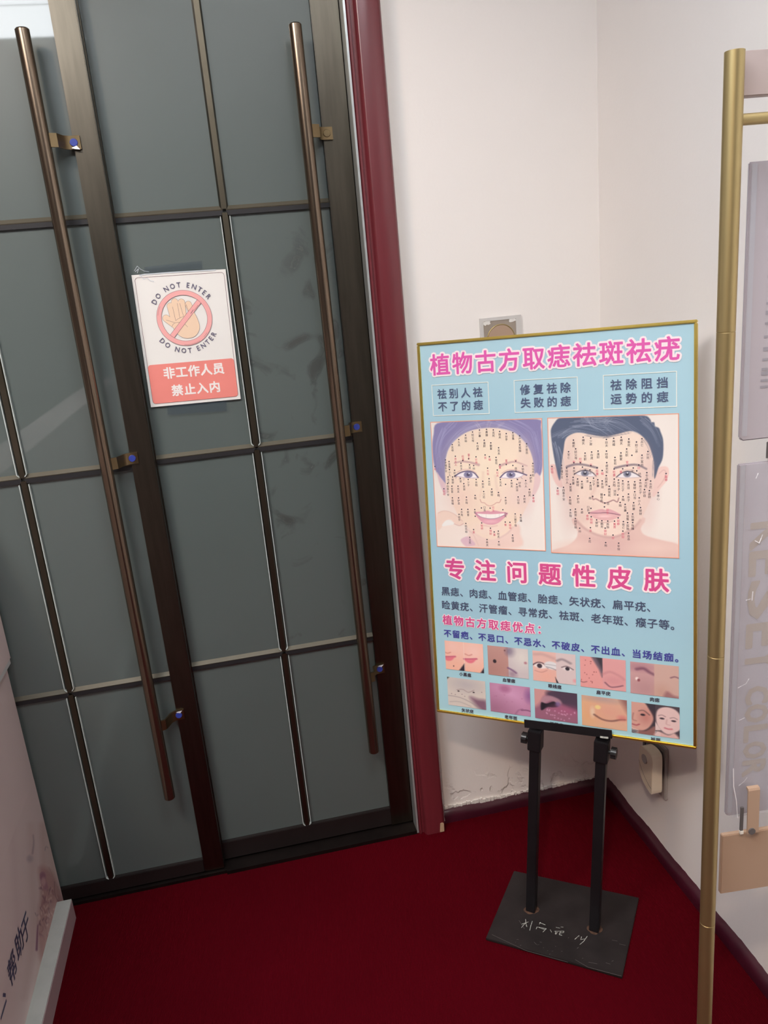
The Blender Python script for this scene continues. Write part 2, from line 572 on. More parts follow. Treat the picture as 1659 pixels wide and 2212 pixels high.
def outline(mb, fn, x0, x1, y0, y1, w, z):
    rect(mb, fn, x0, x1, y0, y0 + w, z)
    rect(mb, fn, x0, x1, y1 - w, y1, z)
    rect(mb, fn, x0, x0 + w, y0 + w, y1 - w, z)
    rect(mb, fn, x1 - w, x1, y0 + w, y1 - w, z)


def disc(mb, fn, x, y, r, z, n=14):
    z += dz()
    mb.add([fn(x + r * math.cos(2 * PI * i / n), y + r * math.sin(2 * PI * i / n), z) for i in range(n)], [tuple(range(n))])


def ribbon(mb, fn, pts, w, z, closed=False):
    n = len(pts)
    m = n if closed else n - 1
    for i in range(m):
        (x0, y0), (x1, y1) = pts[i], pts[(i + 1) % n]
        l = math.hypot(x1 - x0, y1 - y0) or 1
        nx, ny = -(y1 - y0) / l * w / 2, (x1 - x0) / l * w / 2
        z_ = z + dz()
        mb.add([fn(x0 + nx, y0 + ny, z_), fn(x1 + nx, y1 + ny, z_), fn(x1 - nx, y1 - ny, z_), fn(x0 - nx, y0 - ny, z_)], [(0, 1, 2, 3)])
    for p in pts:
        disc(mb, fn, p[0], p[1], w / 2, z, 8)


def capsule(mb, fn, p, q, r, z, n=10):
    z += dz()
    a = math.atan2(q[1] - p[1], q[0] - p[0])
    P = [(q[0] + r * math.cos(a - PI / 2 + PI * i / n), q[1] + r * math.sin(a - PI / 2 + PI * i / n)) for i in range(n + 1)]
    P += [(p[0] + r * math.cos(a + PI / 2 + PI * i / n), p[1] + r * math.sin(a + PI / 2 + PI * i / n)) for i in range(n + 1)]
    mb.add([fn(x, y, z) for x, y in P], [tuple(range(len(P)))])


def rrect_pts(x0, x1, y0, y1, r, n=6, corners=(1, 1, 1, 1)):
    P = []
    for (cx, cy, a0), on in zip(((x1 - r, y1 - r, 0), (x0 + r, y1 - r, 90), (x0 + r, y0 + r, 180), (x1 - r, y0 + r, 270)), corners):
        if on:
            P += [(cx + r * math.cos(math.radians(a0 + 90 * i / n)), cy + r * math.sin(math.radians(a0 + 90 * i / n))) for i in range(n + 1)]
        else:
            P.append((cx + r * (1 if a0 in (0, 270) else -1), cy + r * (1 if a0 in (0, 90) else -1)))
    return P


def homog(src, dst):
    A = []
    for (x, y), (a, b) in zip(src, dst):
        A += [[x, y, 1, 0, 0, 0, -a * x, -a * y, -a], [0, 0, 0, x, y, 1, -b * x, -b * y, -b]]
    h = np.linalg.svd(np.array(A, float))[2][-1].reshape(3, 3)
    return h / h[2, 2]


def happly(H, x, y):
    w = H[2, 0] * x + H[2, 1] * y + H[2, 2]
    return (H[0, 0] * x + H[0, 1] * y + H[0, 2]) / w, (H[1, 0] * x + H[1, 1] * y + H[1, 2]) / w


# ------------------------------------------------------------------ printed pictures: vertex colours on a fine grid
class Canvas:
    def __init__(s, X, Y, bg):
        s.X, s.Y = X, Y
        s.C = np.zeros(X.shape + (3,)) + np.array(bg, float)

    def _mix(s, m, col, a):
        m = np.clip(m * a, 0, 1)[..., None]
        s.C = s.C * (1 - m) + np.array(col, float) * m

    def ell(s, cx, cy, rx, ry, col, a=1.0, soft=0.15, rot=0.0):
        c, n = math.cos(rot), math.sin(rot)
        dx, dy = s.X - cx, s.Y - cy
        d = np.sqrt(((dx * c + dy * n) / rx) ** 2 + ((-dx * n + dy * c) / ry) ** 2)
        s._mix(1 - np.clip((d - 1 + soft) / (2 * soft), 0, 1), col, a)

    def poly(s, pts, col, a=1.0, soft=6.0, smooth=True):
        if smooth:
            pts = catmull(pts, True)
        P = np.array(pts, float)
        x0, y0 = P.min(0) - soft * 2
        x1, y1 = P.max(0) + soft * 2
        sel = (s.X >= x0) & (s.X <= x1) & (s.Y >= y0) & (s.Y <= y1)
        if not sel.any():
            return
        X, Y = s.X[sel], s.Y[sel]
        dmin = np.full(X.shape, 1e9)
        ins = np.zeros(X.shape, bool)
        for i in range(len(P)):
            ax, ay = P[i]
            bx, by = P[(i + 1) % len(P)]
            ex, ey = bx - ax, by - ay
            t = np.clip(((X - ax) * ex + (Y - ay) * ey) / (ex * ex + ey * ey + 1e-9), 0, 1)
            dmin = np.minimum(dmin, (X - ax - t * ex) ** 2 + (Y - ay - t * ey) ** 2)
            c = (ay > Y) != (by > Y)
            ins ^= c & (X < ex * (Y - ay) / (ey if abs(ey) > 1e-9 else 1e-9) + ax)
        d = np.sqrt(dmin) * np.where(ins, -1, 1)
        m = np.zeros(s.X.shape)
        m[sel] = np.clip(0.5 - d / (2 * soft), 0, 1)
        s._mix(m, col, a)

    def stroke(s, pts, w, col, a=1.0, soft=4.0, w1=None):
        pts = catmull(pts, False)
        w1 = w if w1 is None else w1
        n = len(pts) - 1
        best = np.zeros(s.X.shape)
        P = np.array(pts, float)
        mx = max(w, w1) / 2 + soft * 2
        sel = (s.X >= P[:, 0].min() - mx) & (s.X <= P[:, 0].max() + mx) & (s.Y >= P[:, 1].min() - mx) & (s.Y <= P[:, 1].max() + mx)
        X, Y = s.X[sel], s.Y[sel]
        bb = np.zeros(X.shape)
        for i in range(n):
            ax, ay = pts[i]
            bx, by = pts[i + 1]
            ex, ey = bx - ax, by - ay
            t = np.clip(((X - ax) * ex + (Y - ay) * ey) / (ex * ex + ey * ey + 1e-9), 0, 1)
            d = np.sqrt((X - ax - t * ex) ** 2 + (Y - ay - t * ey) ** 2)
            ww = (w + (w1 - w) * (i + t) / n) / 2
            bb = np.maximum(bb, np.clip(0.5 - (d - ww) / (2 * soft), 0, 1))
        best[sel] = bb
        s._mix(best, col, a)


def catmull(pts, closed, k=4):
    n = len(pts)
    out = []
    rng = range(n) if closed else range(n - 1)
    for i in rng:
        p = [pts[(i + j) % n] if closed else pts[min(max(i + j, 0), n - 1)] for j in (-1, 0, 1, 2)]
        for q in range(k):
            t = q / k
            out.append(tuple(0.5 * (2 * p[1][c] + (p[2][c] - p[0][c]) * t + (2 * p[0][c] - 5 * p[1][c] + 4 * p[2][c] - p[3][c]) * t * t + (3 * p[1][c] - p[0][c] - 3 * p[2][c] + p[3][c]) * t ** 3) for c in (0, 1)))
    if not closed:
        out.append(tuple(pts[-1]))
    return out


def print_grid(name, fn, x0, x1, y0, y1, nx, ny, z, paint, parent, H=None, m='print', haze=0.0, **props):
    """grid of nx by ny cells whose vertex colours are the printed picture; paint(canvas) in picture coordinates"""
    gx, gy = np.meshgrid(np.linspace(x0, x1, nx + 1), np.linspace(y0, y1, ny + 1))
    if H is None:
        X, Y = (gx - x0) / (x1 - x0), (y1 - gy) / (y1 - y0)
    else:
        X, Y = happly(H, gx, gy)
    cv = paint(X, Y)
    c = np.clip((haze * 232 + (1 - haze) * cv.C) / 255.0, 0, 1)  # blends towards pale: haze and glare put into the print colours
    c = np.where(c <= 0.04045, c / 12.92, ((c + 0.055) / 1.055) ** 2.4)
    o0 = np.array(fn(0, 0, z))
    ex = np.array(fn(1, 0, z)) - o0
    ey = np.array(fn(0, 1, z)) - o0
    V = o0 + gx[..., None] * ex + gy[..., None] * ey
    V = V.reshape(-1, 3)
    if parent in INV:
        iv = np.array(INV[parent])
        V = V @ iv[:3, :3].T + iv[:3, 3]
    idx = np.arange((nx + 1) * (ny + 1)).reshape(ny + 1, nx + 1)
    F = np.stack([idx[:-1, :-1], idx[:-1, 1:], idx[1:, 1:], idx[1:, :-1]], -1).reshape(-1, 4)
    me = bpy.data.meshes.new(name)
    me.vertices.add(len(V))
    me.vertices.foreach_set('co', V.ravel())
    me.loops.add(F.size)
    me.loops.foreach_set('vertex_index', F.ravel().astype(np.int32))
    me.polygons.add(len(F))
    me.polygons.foreach_set('loop_start', np.arange(0, F.size, 4, dtype=np.int32))
    me.update(calc_edges=True)
    at = me.color_attributes.new('Col', 'FLOAT_COLOR', 'POINT')
    at.data.foreach_set('color', np.concatenate([c.reshape(-1, 3), np.ones((len(V), 1))], 1).ravel())
    me.materials.append(MATS[m])
    o = bpy.data.objects.new(name, me)
    COL.objects.link(o)
    if parent:
        o.parent = parent
        if parent in INV:
            INV[o] = INV[parent]
    for k, v in props.items():
        o[k] = v
    return o


# ================================================================== the room
YB, XR, XL, ZC = 1.965, 0.965, -0.628, 2.75      # back wall, right wall, left board, ceiling
YF = -3.2
XO = -3.0
mb = MB()
mb.box(XO - 0.1, XR + 0.1, YF - 0.1, 2.25, -0.05, 0.0)
tag(mb.build('floor', 'red_carpet'), kind='structure')
mb = MB()
mb.box(XO - 0.1, XR + 0.1, YF - 0.1, 2.25, ZC, ZC + 0.05)
tag(mb.build('ceiling', 'ceiling_paint'), kind='structure')
mb = MB()                                        # back wall with the door opening
mb.box(0.40, XR, YB, 2.20, 0, ZC)
mb.box(-0.86, 0.40, YB, 2.20, 2.36, ZC)
mb.box(XO, -0.86, YB, 2.20, 0, ZC)
wb = tag(mb.build('wall_back', 'wall_paint_flaking'), kind='structure')
mb = MB()
mb.box(XR, XR + 0.1, YF, 2.2, 0, ZC)
tag(mb.build('wall_right', 'wall_paint'), kind='structure')
mb = MB()
mb.box(XO - 0.1, XO, YF, YB, 0, ZC)
tag(mb.build('wall_far_left', 'shop_wall'), kind='structure')
mb = MB()
mb.box(XO, XR, YF - 0.1, YF, 0, ZC)
tag(mb.build('wall_front', 'shop_wall'), kind='structure')
mb = MB()                                        # dark room behind the doors
mb.box(-0.86, 0.40, 2.12, 2.14, 0, 2.36)
tag(mb.build('wall_behind_doors', 'dark_gap_shade'), kind='structure')

# left partition: printed lower board, upper board standing 14 mm proud of it
wl = thing('wall_left', (XL, 1.2, 0), kind='structure')
mb = MB()
mb.box(XL - 0.10, XL, -0.9, 1.943, 0, 0.728)
mb.build('lower_board', 'partition_board', wl)
mb = MB()
mb.box(XL - 0.114, XL + 0.014, -0.9, 1.943, 0.742, 1.15)
mb.build('upper_board', 'partition_board', wl)
mb = MB()
mb.box(XL - 0.112, XL + 0.012, -0.9, 1.942, 0.728, 0.742)
mb.build('joint_strip', 'partition_edge', wl, label='light grey strip along the board joint')

MURAL_H = homog([(1.531, 0.217), (1.839, 0.189), (1.947, 0.023), (1.681, 0.105)], [(115, 1530), (470, 560), (700, 820), (400, 1390)])


def paint_mural(X, Y):
    c = Canvas(X, Y, (214, 194, 190))
    # soft printed vertical streaks
    for x0, dx, col, a in ((120, 60, (200, 176, 176), .35), (330, 40, (196, 170, 164), .35), (470, 30, (192, 160, 150), .4), (560, 30, (200, 172, 158), .4)):
        c.stroke([(x0, 0), (x0 + dx * .6, 600), (x0 + dx, 1200), (x0 - 60, 1900)], 70, col, a, 30)
    c.poly([(430, 480), (560, 520), (650, 700), (690, 860), (640, 1180), (590, 1480), (480, 1560), (420, 1350), (420, 1000), (450, 760)], (176, 132, 128), .75, 30)
    c.stroke([(470, 560), (480, 640), (500, 700)], 62, (164, 118, 132), .85, 8)
    c.ell(468, 580, 30, 44, (150, 104, 122), .8, .3)
    c.ell(478, 640, 26, 50, (206, 166, 166), .8, .3)
    c.stroke([(362, 110), (368, 200), (355, 320)], 14, (150, 128, 134), .6, 7, 22)
    c.ell(325, 380, 34, 38, (158, 140, 148), .6, .5)
    c.stroke([(495, 290), (505, 245), (530, 260)], 6, (120, 104, 112), .8, 3)
    c.stroke([(385, 985), (400, 1015), (425, 1000)], 6, (110, 90, 100), .8, 3)
    c.stroke([(415, 1120), (408, 1250), (402, 1390)], 12, (128, 78, 106), .85, 6, 24)
    c.ell(575, 1260, 40, 48, (140, 92, 116), .8, .4)
    c.ell(600, 1230, 14, 40, (92, 52, 100), .8, .4)
    rnd = random.Random(2)
    for k in range(90):
        x, y = rnd.uniform(440, 650), rnd.uniform(700, 1300)
        d = rnd.choice([(150, 104, 112), (226, 200, 192), (166, 120, 120), (120, 84, 98)])
        c.stroke([(x, y), (x + rnd.uniform(-22, 22), y + rnd.uniform(-40, 40)), (x + rnd.uniform(-30, 30), y + rnd.uniform(-60, 60))], rnd.uniform(4, 10), d, .8, 4)
    c.stroke([(600, 640), (610, 800), (690, 900)], 8, (120, 92, 96), .6, 4)
    c.stroke([(540, 480), (600, 620), (660, 760)], 8, (170, 136, 126), .6, 5)
    c.stroke([(680, 870), (700, 905), (735, 890)], 7, (240, 236, 226), .9, 3)
    return c


lf = frame_fn((XL, 0, 0), (0, 1, 0), (0, 0, 1), (1, 0, 0))
print_grid('mural_print', lf, 1.30, 1.942, 0.0, 0.40, 230, 150, 0.0006, paint_mural, wl, H=MURAL_H, m='print_matt',
           label='faded reddish brown figure print by the door')
for ch, y, z, q in (('帮', 1.530, 0.203, 0.062), ('助', 1.598, 0.206, 0.062), ('于', 1.652, 0.198, 0.062), ('、', 1.478, 0.218, 0.055), ('一', 1.440, 0.185, 0.050)):
    mb = MB()
    glyph(mb, lf, ch, y, z, q, 0.0012, bold=0.0011, shear=0.1)
    mb.build('printed_character', 'ink_navy', wl)

# raised ledge at the foot of the partition
bl = thing('baseboard_left', (XL, 1.2, 0), kind='structure')
mb = MB()
mb.box(XL, -0.5895, -0.9, 1.888, 0, 0.057)
mb.build('side_board', 'ledge_side', bl)
mb = MB()
mb.box(XL, -0.5905, -0.9, 1.8895, 0.057, 0.060)
mb.build('top_strip', 'ledge_top', bl)


def wavy_base(name, pts_fn, L, mat_name='baseboard_paint'):
    """coved baseboard with an uneven painted top edge; pts_fn(t, out, z) gives the world point"""
    prof = [(0.0, 0.0), (0.017, 0.0), (0.0175, 0.018), (0.015, 0.029), (0.009, 0.036), (0.0, 0.040)]
    n = max(8, int(L / 0.012))
    rnd = random.Random(len(name))
    V, F = [], []
    k = len(prof)
    for i in range(n + 1):
        t = L * i / n
        w = 0.0022 * math.sin(t * 31) + rnd.uniform(-0.0012, 0.0012)
        for o, z in prof:
            V.append(pts_fn(t, o, z + (w if z > 0.02 else 0)))
    for i in range(n):
        for j in range(k - 1):
            F.append((i * k + j, (i + 1) * k + j, (i + 1) * k + j + 1, i * k + j + 1))
    F += [tuple(range(k)), tuple(n * k + j for j in range(k))]
    m = MB()
    m.add(V, F)
    return tag(m.build(name, mat_name, smooth=True), kind='structure')


wavy_base('baseboard_back', lambda t, o, z: (0.4405 + t, YB - o, z), XR - 0.4405)
wavy_base('baseboard_right', lambda t, o, z: (XR - o, YB - 0.0175 - t, z), YB - 0.0175 - YF)
# ragged white filler line above the back baseboard and down the casing
mb = MB()
rnd = random.Random(9)
x = 0.442
while x < 0.955:
    w = rnd.uniform(0.003, 0.012)
    mb.box(x, x + w, YB - 0.004 - rnd.uniform(0, 0.002), YB, 0.034, 0.041 + rnd.uniform(0, 0.007) + (0.004 if x < 0.6 else 0))
    x += w * rnd.uniform(1.0, 1.25)
tag(mb.build('trim_1', 'caulk'), kind='structure')
mb = MB()
V, F = [], []
n = 220
for i in range(n + 1):
    z = 0.02 + 2.4 * i / n
    w = 0.0035 + rnd.uniform(-0.0012, 0.0016) + (0.0015 * math.sin(z * 17))
    V += [(0.4392, 1.9340, z), (0.4392, YB, z), (0.4392 + w + 0.004, YB, z), (0.4392 + max(w - .001, 0.0008), 1.9345, z)]
for i in range(n):
    for j in range(4):
        F.append((i * 4 + j, i * 4 + (j + 1) % 4, (i + 1) * 4 + (j + 1) % 4, (i + 1) * 4 + j))
F += [(0, 1, 2, 3), tuple(n * 4 + j for j in range(4))]
mb.add(V, F)
tag(mb.build('trim_2', 'caulk'), kind='structure')

# red casing with moulded inner edge
cs = thing('trim_3', (0.40, 1.93, 0), kind='structure')
prof = [(0.3625, 1.972), (0.3625, 1.934), (0.3655, 1.926), (0.3700, 1.926), (0.3715, 1.930), (0.3775, 1.930), (0.3795, 1.923), (0.3835, 1.916),
        (0.3865, 1.9145), (0.4300, 1.9145), (0.4350, 1.917), (0.4390, 1.923), (0.4390, 1.964)]
mb = MB()
mb.prism(prof, lambda a, b, t: (a, b, t), 0.001, 2.44)
mb.build('casing_board', 'red_wood', cs, smooth=True)
mb = MB()
mb.prism([(0.4215, 0.004), (0.4340, 0.003), (0.4345, 0.030), (0.4300, 0.033), (0.4240, 0.031)], lambda a, b, t: (a, t, b), 1.9125, 1.9148)
mb.build('chipped_patch', 'bare_wood', cs, label='bare beige chip at the casing foot')
mb = MB()
mb.box(0.3572, 0.3622, 1.929, 1.975, 0.004, 2.36)
mb.build('metal_reveal', 'silver_line', cs, label='bright silver reveal strip')
mb = MB()
mb.prism([(a if a > 0 else a, b) for a, b in prof], lambda a, b, t: (t, b, 2.36 + (a - 0.3625)), -0.86, 0.3625)
mb.build('casing_head', 'red_wood', cs)

# threshold
mb = MB()
mb.box(-0.86, 0.3570, 1.936, 2.02, 0.0, 0.009)
mb.box(-0.19, 0.3570, 1.930, 1.936, 0.0, 0.011)
tag(mb.build('trim_4', 'threshold_metal'), kind='structure')

# ================================================================== doors
ZR = [(0.070, 0.6055), (0.6285, 1.1655), (1.1885, 1.7225), (1.7455, 2.26)]
ZB = [0.617, 1.177, 1.734]


def hbar(x0, x1, zc, yg):
    m = MB()
    m.prism([(yg, zc + 0.0012), (yg - 0.0075, zc + 0.0012), (yg - 0.0085, zc + 0.0032), (yg, zc + 0.0115)], lambda a, b, t: (t, a, b), x0, x1)
    return m


def vbar(xc, z0, z1, yg):
    m = MB()
    m.prism([(xc - 0.0100, yg), (xc - 0.0060, yg - 0.0092), (xc + 0.0060, yg - 0.0092), (xc + 0.0100, yg)], lambda a, b, t: (a, b, t), z0, z1)
    return m


def bead(xc, side, z0, z1, yg, name_z):
    """thin pale bead beside the upright bar, turning in towards the crossing at both ends"""
    x = xc + side * 0.0108
    f = lambda a, b, t=0: Vector((a, yg - 0.0016 - t, b))
    m = MB()
    P = [(x - side * 0.0050, z0 - 0.0062), (x, z0 - 0.001), (x, z1 + 0.001)]
    w = 0.0009
    for (xa, za), (xb, zb) in zip(P[:-1], P[1:]):
        m.obox((xa, yg - 0.0105, za), Vector((xb - xa, 0, zb - za)).normalized(), Vector((zb - za, 0, -(xb - xa))).normalized(), (0, 1, 0),
               (0, math.hypot(xb - xa, zb - za)), (-w, w), (0, 0.0100))
    return m


def door(name, x0, x1, xs, yf, mull, hand, zrail, stile_left=True, smudge=()):
    d = thing(name, ((x0 + x1) / 2, yf + 0.014, 0), kind='structure')
    yb = yf + 0.028
    yg = yf + 0.012
    MB().box(xs, x1, yf, yb, 0.012, 2.345).build('stile', 'bronze', d, bevel=0.0015)
    MB().box(x0, x0 + 0.053, yf, yb, 0.012, 2.345).build('stile', 'bronze', d, bevel=0.0015)
    xi = x0 + 0.053
    MB().box(xi, xs, yf + 0.001, yb, zrail[0], zrail[1]).build('bottom_rail', 'bronze_dark', d, bevel=0.0015)
    MB().box(xi, xs, yf + 0.001, yb, 2.26, 2.345).build('top_rail', 'bronze', d, bevel=0.0015)
    cols = [xi] + list(mull) + [xs]
    rows = [(zrail[1], ZB[0]), (ZB[0], ZB[1]), (ZB[1], ZB[2]), (ZB[2], 2.26)]
    for ci in range(len(cols) - 1):
        for ri, (za, zb) in enumerate(rows):
            MB().box(cols[ci] + 0.0005, cols[ci + 1] - 0.0005, yg, yg + 0.006, za + 0.0005, zb - 0.0005).build(
                'pane', 'frosted_glass_smudged' if (ci, ri) in smudge else 'frosted_glass', d)
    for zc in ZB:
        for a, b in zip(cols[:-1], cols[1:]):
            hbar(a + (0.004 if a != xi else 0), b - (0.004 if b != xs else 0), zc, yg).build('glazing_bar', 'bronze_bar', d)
            MB().box(a + (0.004 if a != xi else 0), b - (0.004 if b != xs else 0), yg - 0.0072, yg, zc - 0.0095, zc + 0.0010).build('bar_shadow_strip', 'dark_gap_shade', d)  # dark strip stands in for the shade under the bar
    for xc in mull:
        for ri, (za, zb) in enumerate(rows):
            vbar(xc, za + (0 if ri == 0 else 0.004), zb - (0.004 if ri < 3 else 0), yg).build('glazing_bar', 'bronze_bar_upright', d)
            if ri < 3:
                for sd in (-1, 1):
                    bead(xc, sd, za + (0.006 if ri == 0 else 0.013), zb - 0.013, yg, ri).build('glazing_bead', 'bead', d, label='thin pale bead beside the upright bar')
    # pull handle
    hx0, hx1, hy, br, px = hand
    h = MB().tube((hx1, hy, 0.295), (hx0, hy, 2.095), 0.0140, n=28, bev=0.0025).build('pull_handle', 'copper_tube', d, smooth=True)
    for k, (z, dx, film) in enumerate(br):
        cx = px + dx
        prof = [(hx1 + 0.004, hy - 0.005), (hx1 + 0.024, hy + 0.003), (cx - 0.018, yf - 0.014), (cx - 0.008, yf - 0.0055), (cx + 0.0135, yf - 0.0045),
                (cx + 0.0135, yf), (cx - 0.009, yf), (cx - 0.020, yf - 0.009), (hx1 + 0.022, hy + 0.008), (hx1 + 0.004, hy + 0.001)]
        MB().prism(prof, lambda a, b, t: (a, b, t), z - 0.0135, z + 0.0135).build('bracket', 'bracket_bronze', h, smooth=True)
        m = MB()
        m.tube((cx, yf - 0.0048, z), (cx, yf - 0.0072, z), 0.0085, 0.0075, n=18)
        m.build('screw_cap', film, h, smooth=True, label='screw cap under ' + ('blue protective film' if film == 'blue_film' else 'bronze paint'))
        if film == 'blue_film' and k != 1:
            sg_ = 1 if k == 2 else -1
            MB().add([(cx - 0.006, yf - 0.008, z + sg_ * 0.011), (cx + 0.005, yf - 0.0085, z + sg_ * 0.007), (cx + 0.011, yf - 0.011, z + sg_ * 0.015), (cx + 0.001, yf - 0.0095, z + sg_ * 0.0135)],
                     [(0, 1, 2, 3)]).build('film_flap', 'film_glint', h, label='loose shred of clear film')
    return d


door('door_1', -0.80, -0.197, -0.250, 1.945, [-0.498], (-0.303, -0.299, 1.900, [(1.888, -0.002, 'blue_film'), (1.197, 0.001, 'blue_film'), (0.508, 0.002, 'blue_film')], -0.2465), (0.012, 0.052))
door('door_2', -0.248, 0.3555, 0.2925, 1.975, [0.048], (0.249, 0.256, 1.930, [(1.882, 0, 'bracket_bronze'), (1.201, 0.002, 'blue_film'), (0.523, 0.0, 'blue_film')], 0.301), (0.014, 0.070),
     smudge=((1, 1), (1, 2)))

# ================================================================== DO NOT ENTER sheet
A = math.radians(-1.2)
sn = thing('warning_sign', (-0.1868, 1.9805, 1.3071), 'white paper sheet reading DO NOT ENTER with a crossed out hand, on the glass door', 'sign',
           basis=((math.cos(A), 0, math.sin(A)), (0, -1, 0), (-math.sin(A), 0, math.cos(A))))
sf0 = frame_fn((-0.1868, 1.9800, 1.3071), (math.cos(A), 0, math.sin(A)), (-math.sin(A), 0, math.cos(A)), (0, -1, 0))
SW, SHH = 0.2132, 0.3040
MB().obox((-0.1868, 1.9810, 1.3071), (math.cos(A), 0, math.sin(A)), (-math.sin(A), 0, math.cos(A)), (0, -1, 0), (0, SW), (0, SHH), (0, 0.0008)).build('paper_sheet', 'paper', sn)
SGN = homog([(218, 283), (1282, 210), (1452, 1685), (442, 1768)], [(0, SHH), (SW, SHH), (SW, 0), (0, 0)])
sg = lambda x, y: happly(SGN, x, y)
sf = lambda x, y, z=0.0: sf0(x, y, z + 0.0008 - 0.0010 + 0.0006)
mb = MB()
ribbon(mb, sf, rrect_pts(0.0062, SW - 0.0050, 0.0070, SHH - 0.0065, 0.007), 0.0008, 0.0, closed=True)
mb.build('border_line', 'ink_line', sn)
mb = MB()
P = rrect_pts(0.0066, SW - 0.0054, 0.0074, 0.0990, 0.0068)
mb.add([sf(a, b, 0.0002) for a, b in P], [tuple(range(len(P)))])
mb.build('red_band', 'ink_band', sn, label='salmon red band along the bottom')
rcx, rcy = sg(817, 768)
RO, RI = 0.0632, 0.0523
# the hand
cl, cf = MB(), MB()
for (p, q, r) in (((893, 690), (860, 612), 35), ((800, 760), (782, 590), 38), ((745, 770), (706, 586), 38), ((705, 800), (657, 632), 37), ((730, 860), (610, 770), 38)):
    a, b = sg(*p), sg(*q)
    capsule(cl, sf, a, b, r * 0.000203 + 0.0005, 0.0003)
    capsule(cf, sf, a, b, r * 0.000203, 0.0005)
palm = catmull([(690, 800), (760, 770), (830, 740), (900, 690), (945, 740), (985, 850), (975, 920), (930, 975), (850, 996), (775, 975), (720, 920), (690, 870)], True)
pp = [sg(*p) for p in palm]
pc = (sum(p[0] for p in pp) / len(pp), sum(p[1] for p in pp) / len(pp))
cl.add([sf(pc[0] + (a - pc[0]) * 1.018, pc[1] + (b - pc[1]) * 1.018, 0.00047) for a, b in pp], [tuple(range(len(pp)))])
cf.add([sf(a, b, 0.00068) for a, b in pp], [tuple(range(len(pp)))])
for s_ in ([(682, 640), (716, 790)], [(735, 600), (765, 765)], [(762, 600), (805, 745)], [(835, 615), (862, 690)], [(715, 798), (745, 775), (808, 748)], [(612, 790), (705, 818)], [(676, 862), (690, 835), (715, 820), (780, 815)], [(820, 835), (852, 868)]):
    ribbon(cl, sf, [sg(*p) for p in s_], 0.0006, 0.0007)
cl.build('hand_outline', 'ink_line', sn)
cf.build('hand_fill', 'ink_skin', sn, label='skin coloured raised hand')
# ring and bar
mb, ml = MB(), MB()
n = 72
V = [sf(rcx + R * math.cos(2 * PI * i / n), rcy + R * math.sin(2 * PI * i / n), 0.0009) for R in (RI, RO) for i in range(n)]
mb.add(V, [(i, (i + 1) % n, n + (i + 1) % n, n + i) for i in range(n)])
d1, d2 = sg(978, 582), sg(682, 968)
l = math.hypot(d1[0] - d2[0], d1[1] - d2[1])
ux, uy = (d1[0] - d2[0]) / l, (d1[1] - d2[1]) / l
hw = 0.0055
mx, my = (d1[0] + d2[0]) / 2, (d1[1] + d2[1]) / 2
hl = RI + 0.002
mb.add([sf(mx + ux * a - uy * b, my + uy * a + ux * b, 0.00096) for a, b in ((-hl, -hw), (hl, -hw), (hl, hw), (-hl, hw))], [(0, 1, 2, 3)])
for R in (RI, RO):
    V = [sf(rcx + (R + q) * math.cos(2 * PI * i / n), rcy + (R + q) * math.sin(2 * PI * i / n), 0.0010) for q in (-.0003, .0003) for i in range(n)]
    ml.add(V, [(i, (i + 1) % n, n + (i + 1) % n, n + i) for i in range(n)])
for b in (-hw, hw):
    ribbon(ml, sf, [(mx + ux * a - uy * b, my + uy * a + ux * b) for a in (-hl + .002, hl - .002)], 0.0006, 0.0010)
for a0, a1, R in ((150, 172, RO - .003), (262, 300, RO - .002), (310, 326, RO - .003)):
    ribbon(ml, sf, [(rcx + R * math.cos(math.radians(a)), rcy + R * math.sin(math.radians(a))) for a in range(a0, a1, 4)], 0.0005, 0.0010)
ribbon(ml, sf, [sg(970, 622), sg(925, 680)], 0.0006, 0.0010)
ribbon(ml, sf, [sg(915, 675), sg(888, 715)], 0.0012, 0.0010)
mb.build('prohibition_ring', 'ink_ring', sn, label='pink ring with a diagonal bar')
ml.build('ring_outline', 'ink_line', sn)
mb = MB()
TXT = 'DO NOT ENTER'
WID = {'D': 1.0, 'O': 1.12, 'N': 1.02, 'T': .86, 'E': .84, 'R': .92, ' ': .62}
for top in (True, False):
    R = 0.0755 if top else 0.0748
    tot = sum(WID[c] for c in TXT)
    span = math.radians(121 if top else 117)
    off = math.radians(1.5 if top else 3)
    acc = 0
    for ch in TXT:
        t = (acc + WID[ch] / 2) / tot - 0.5
        acc += WID[ch]
        if ch == ' ':
            continue
        a = (PI / 2 - t * span + off) if top else (-PI / 2 + t * span + off)
        glyph(mb, sf, ch, rcx + R * math.cos(a), rcy + R * math.sin(a), 0.0112, 0.0008, bold=0.0002, ang=(a - PI / 2) if top else (a + PI / 2), latin=True, sx=0.92)
mb.build('lettering', 'ink_grey', sn, kind='stuff')
chars(sf, '非工作人员', sg(645, 1385), sg(1200, 1338), 0.0285, 0.0008, 0.0009, 'ink_white', sn)
chars(sf, '禁止入内', sg(738, 1580), sg(1158, 1545), 0.0280, 0.0008, 0.0009, 'ink_white', sn)
mb = MB()
mb.add([sf0(x, y, -0.0002) for x, y in ((0.030, 0.306), (0.160, 0.308), (0.162, 0.326), (0.031, 0.320))], [(0, 1, 2, 3)])
mb.build('tape_strip', 'tape_clear', sn, label='old clear tape strip above the sheet')
mb = MB()
mb.add([sf0(x, y, -0.0002) for x, y in ((0.036, -0.022), (0.176, -0.026), (0.178, -0.002), (0.038, -0.001))], [(0, 1, 2, 3)])
mb.build('tape_strip', 'tape_clear', sn, label='old clear tape strip below the sheet')
mb = MB()
rnd = random.Random(5)
ribbon(mb, sf0, [(0.008, 0.313), (0.016, 0.323), (0.022, 0.316), (0.030, 0.311), (0.040, 0.309)], 0.0008, 0.0012)
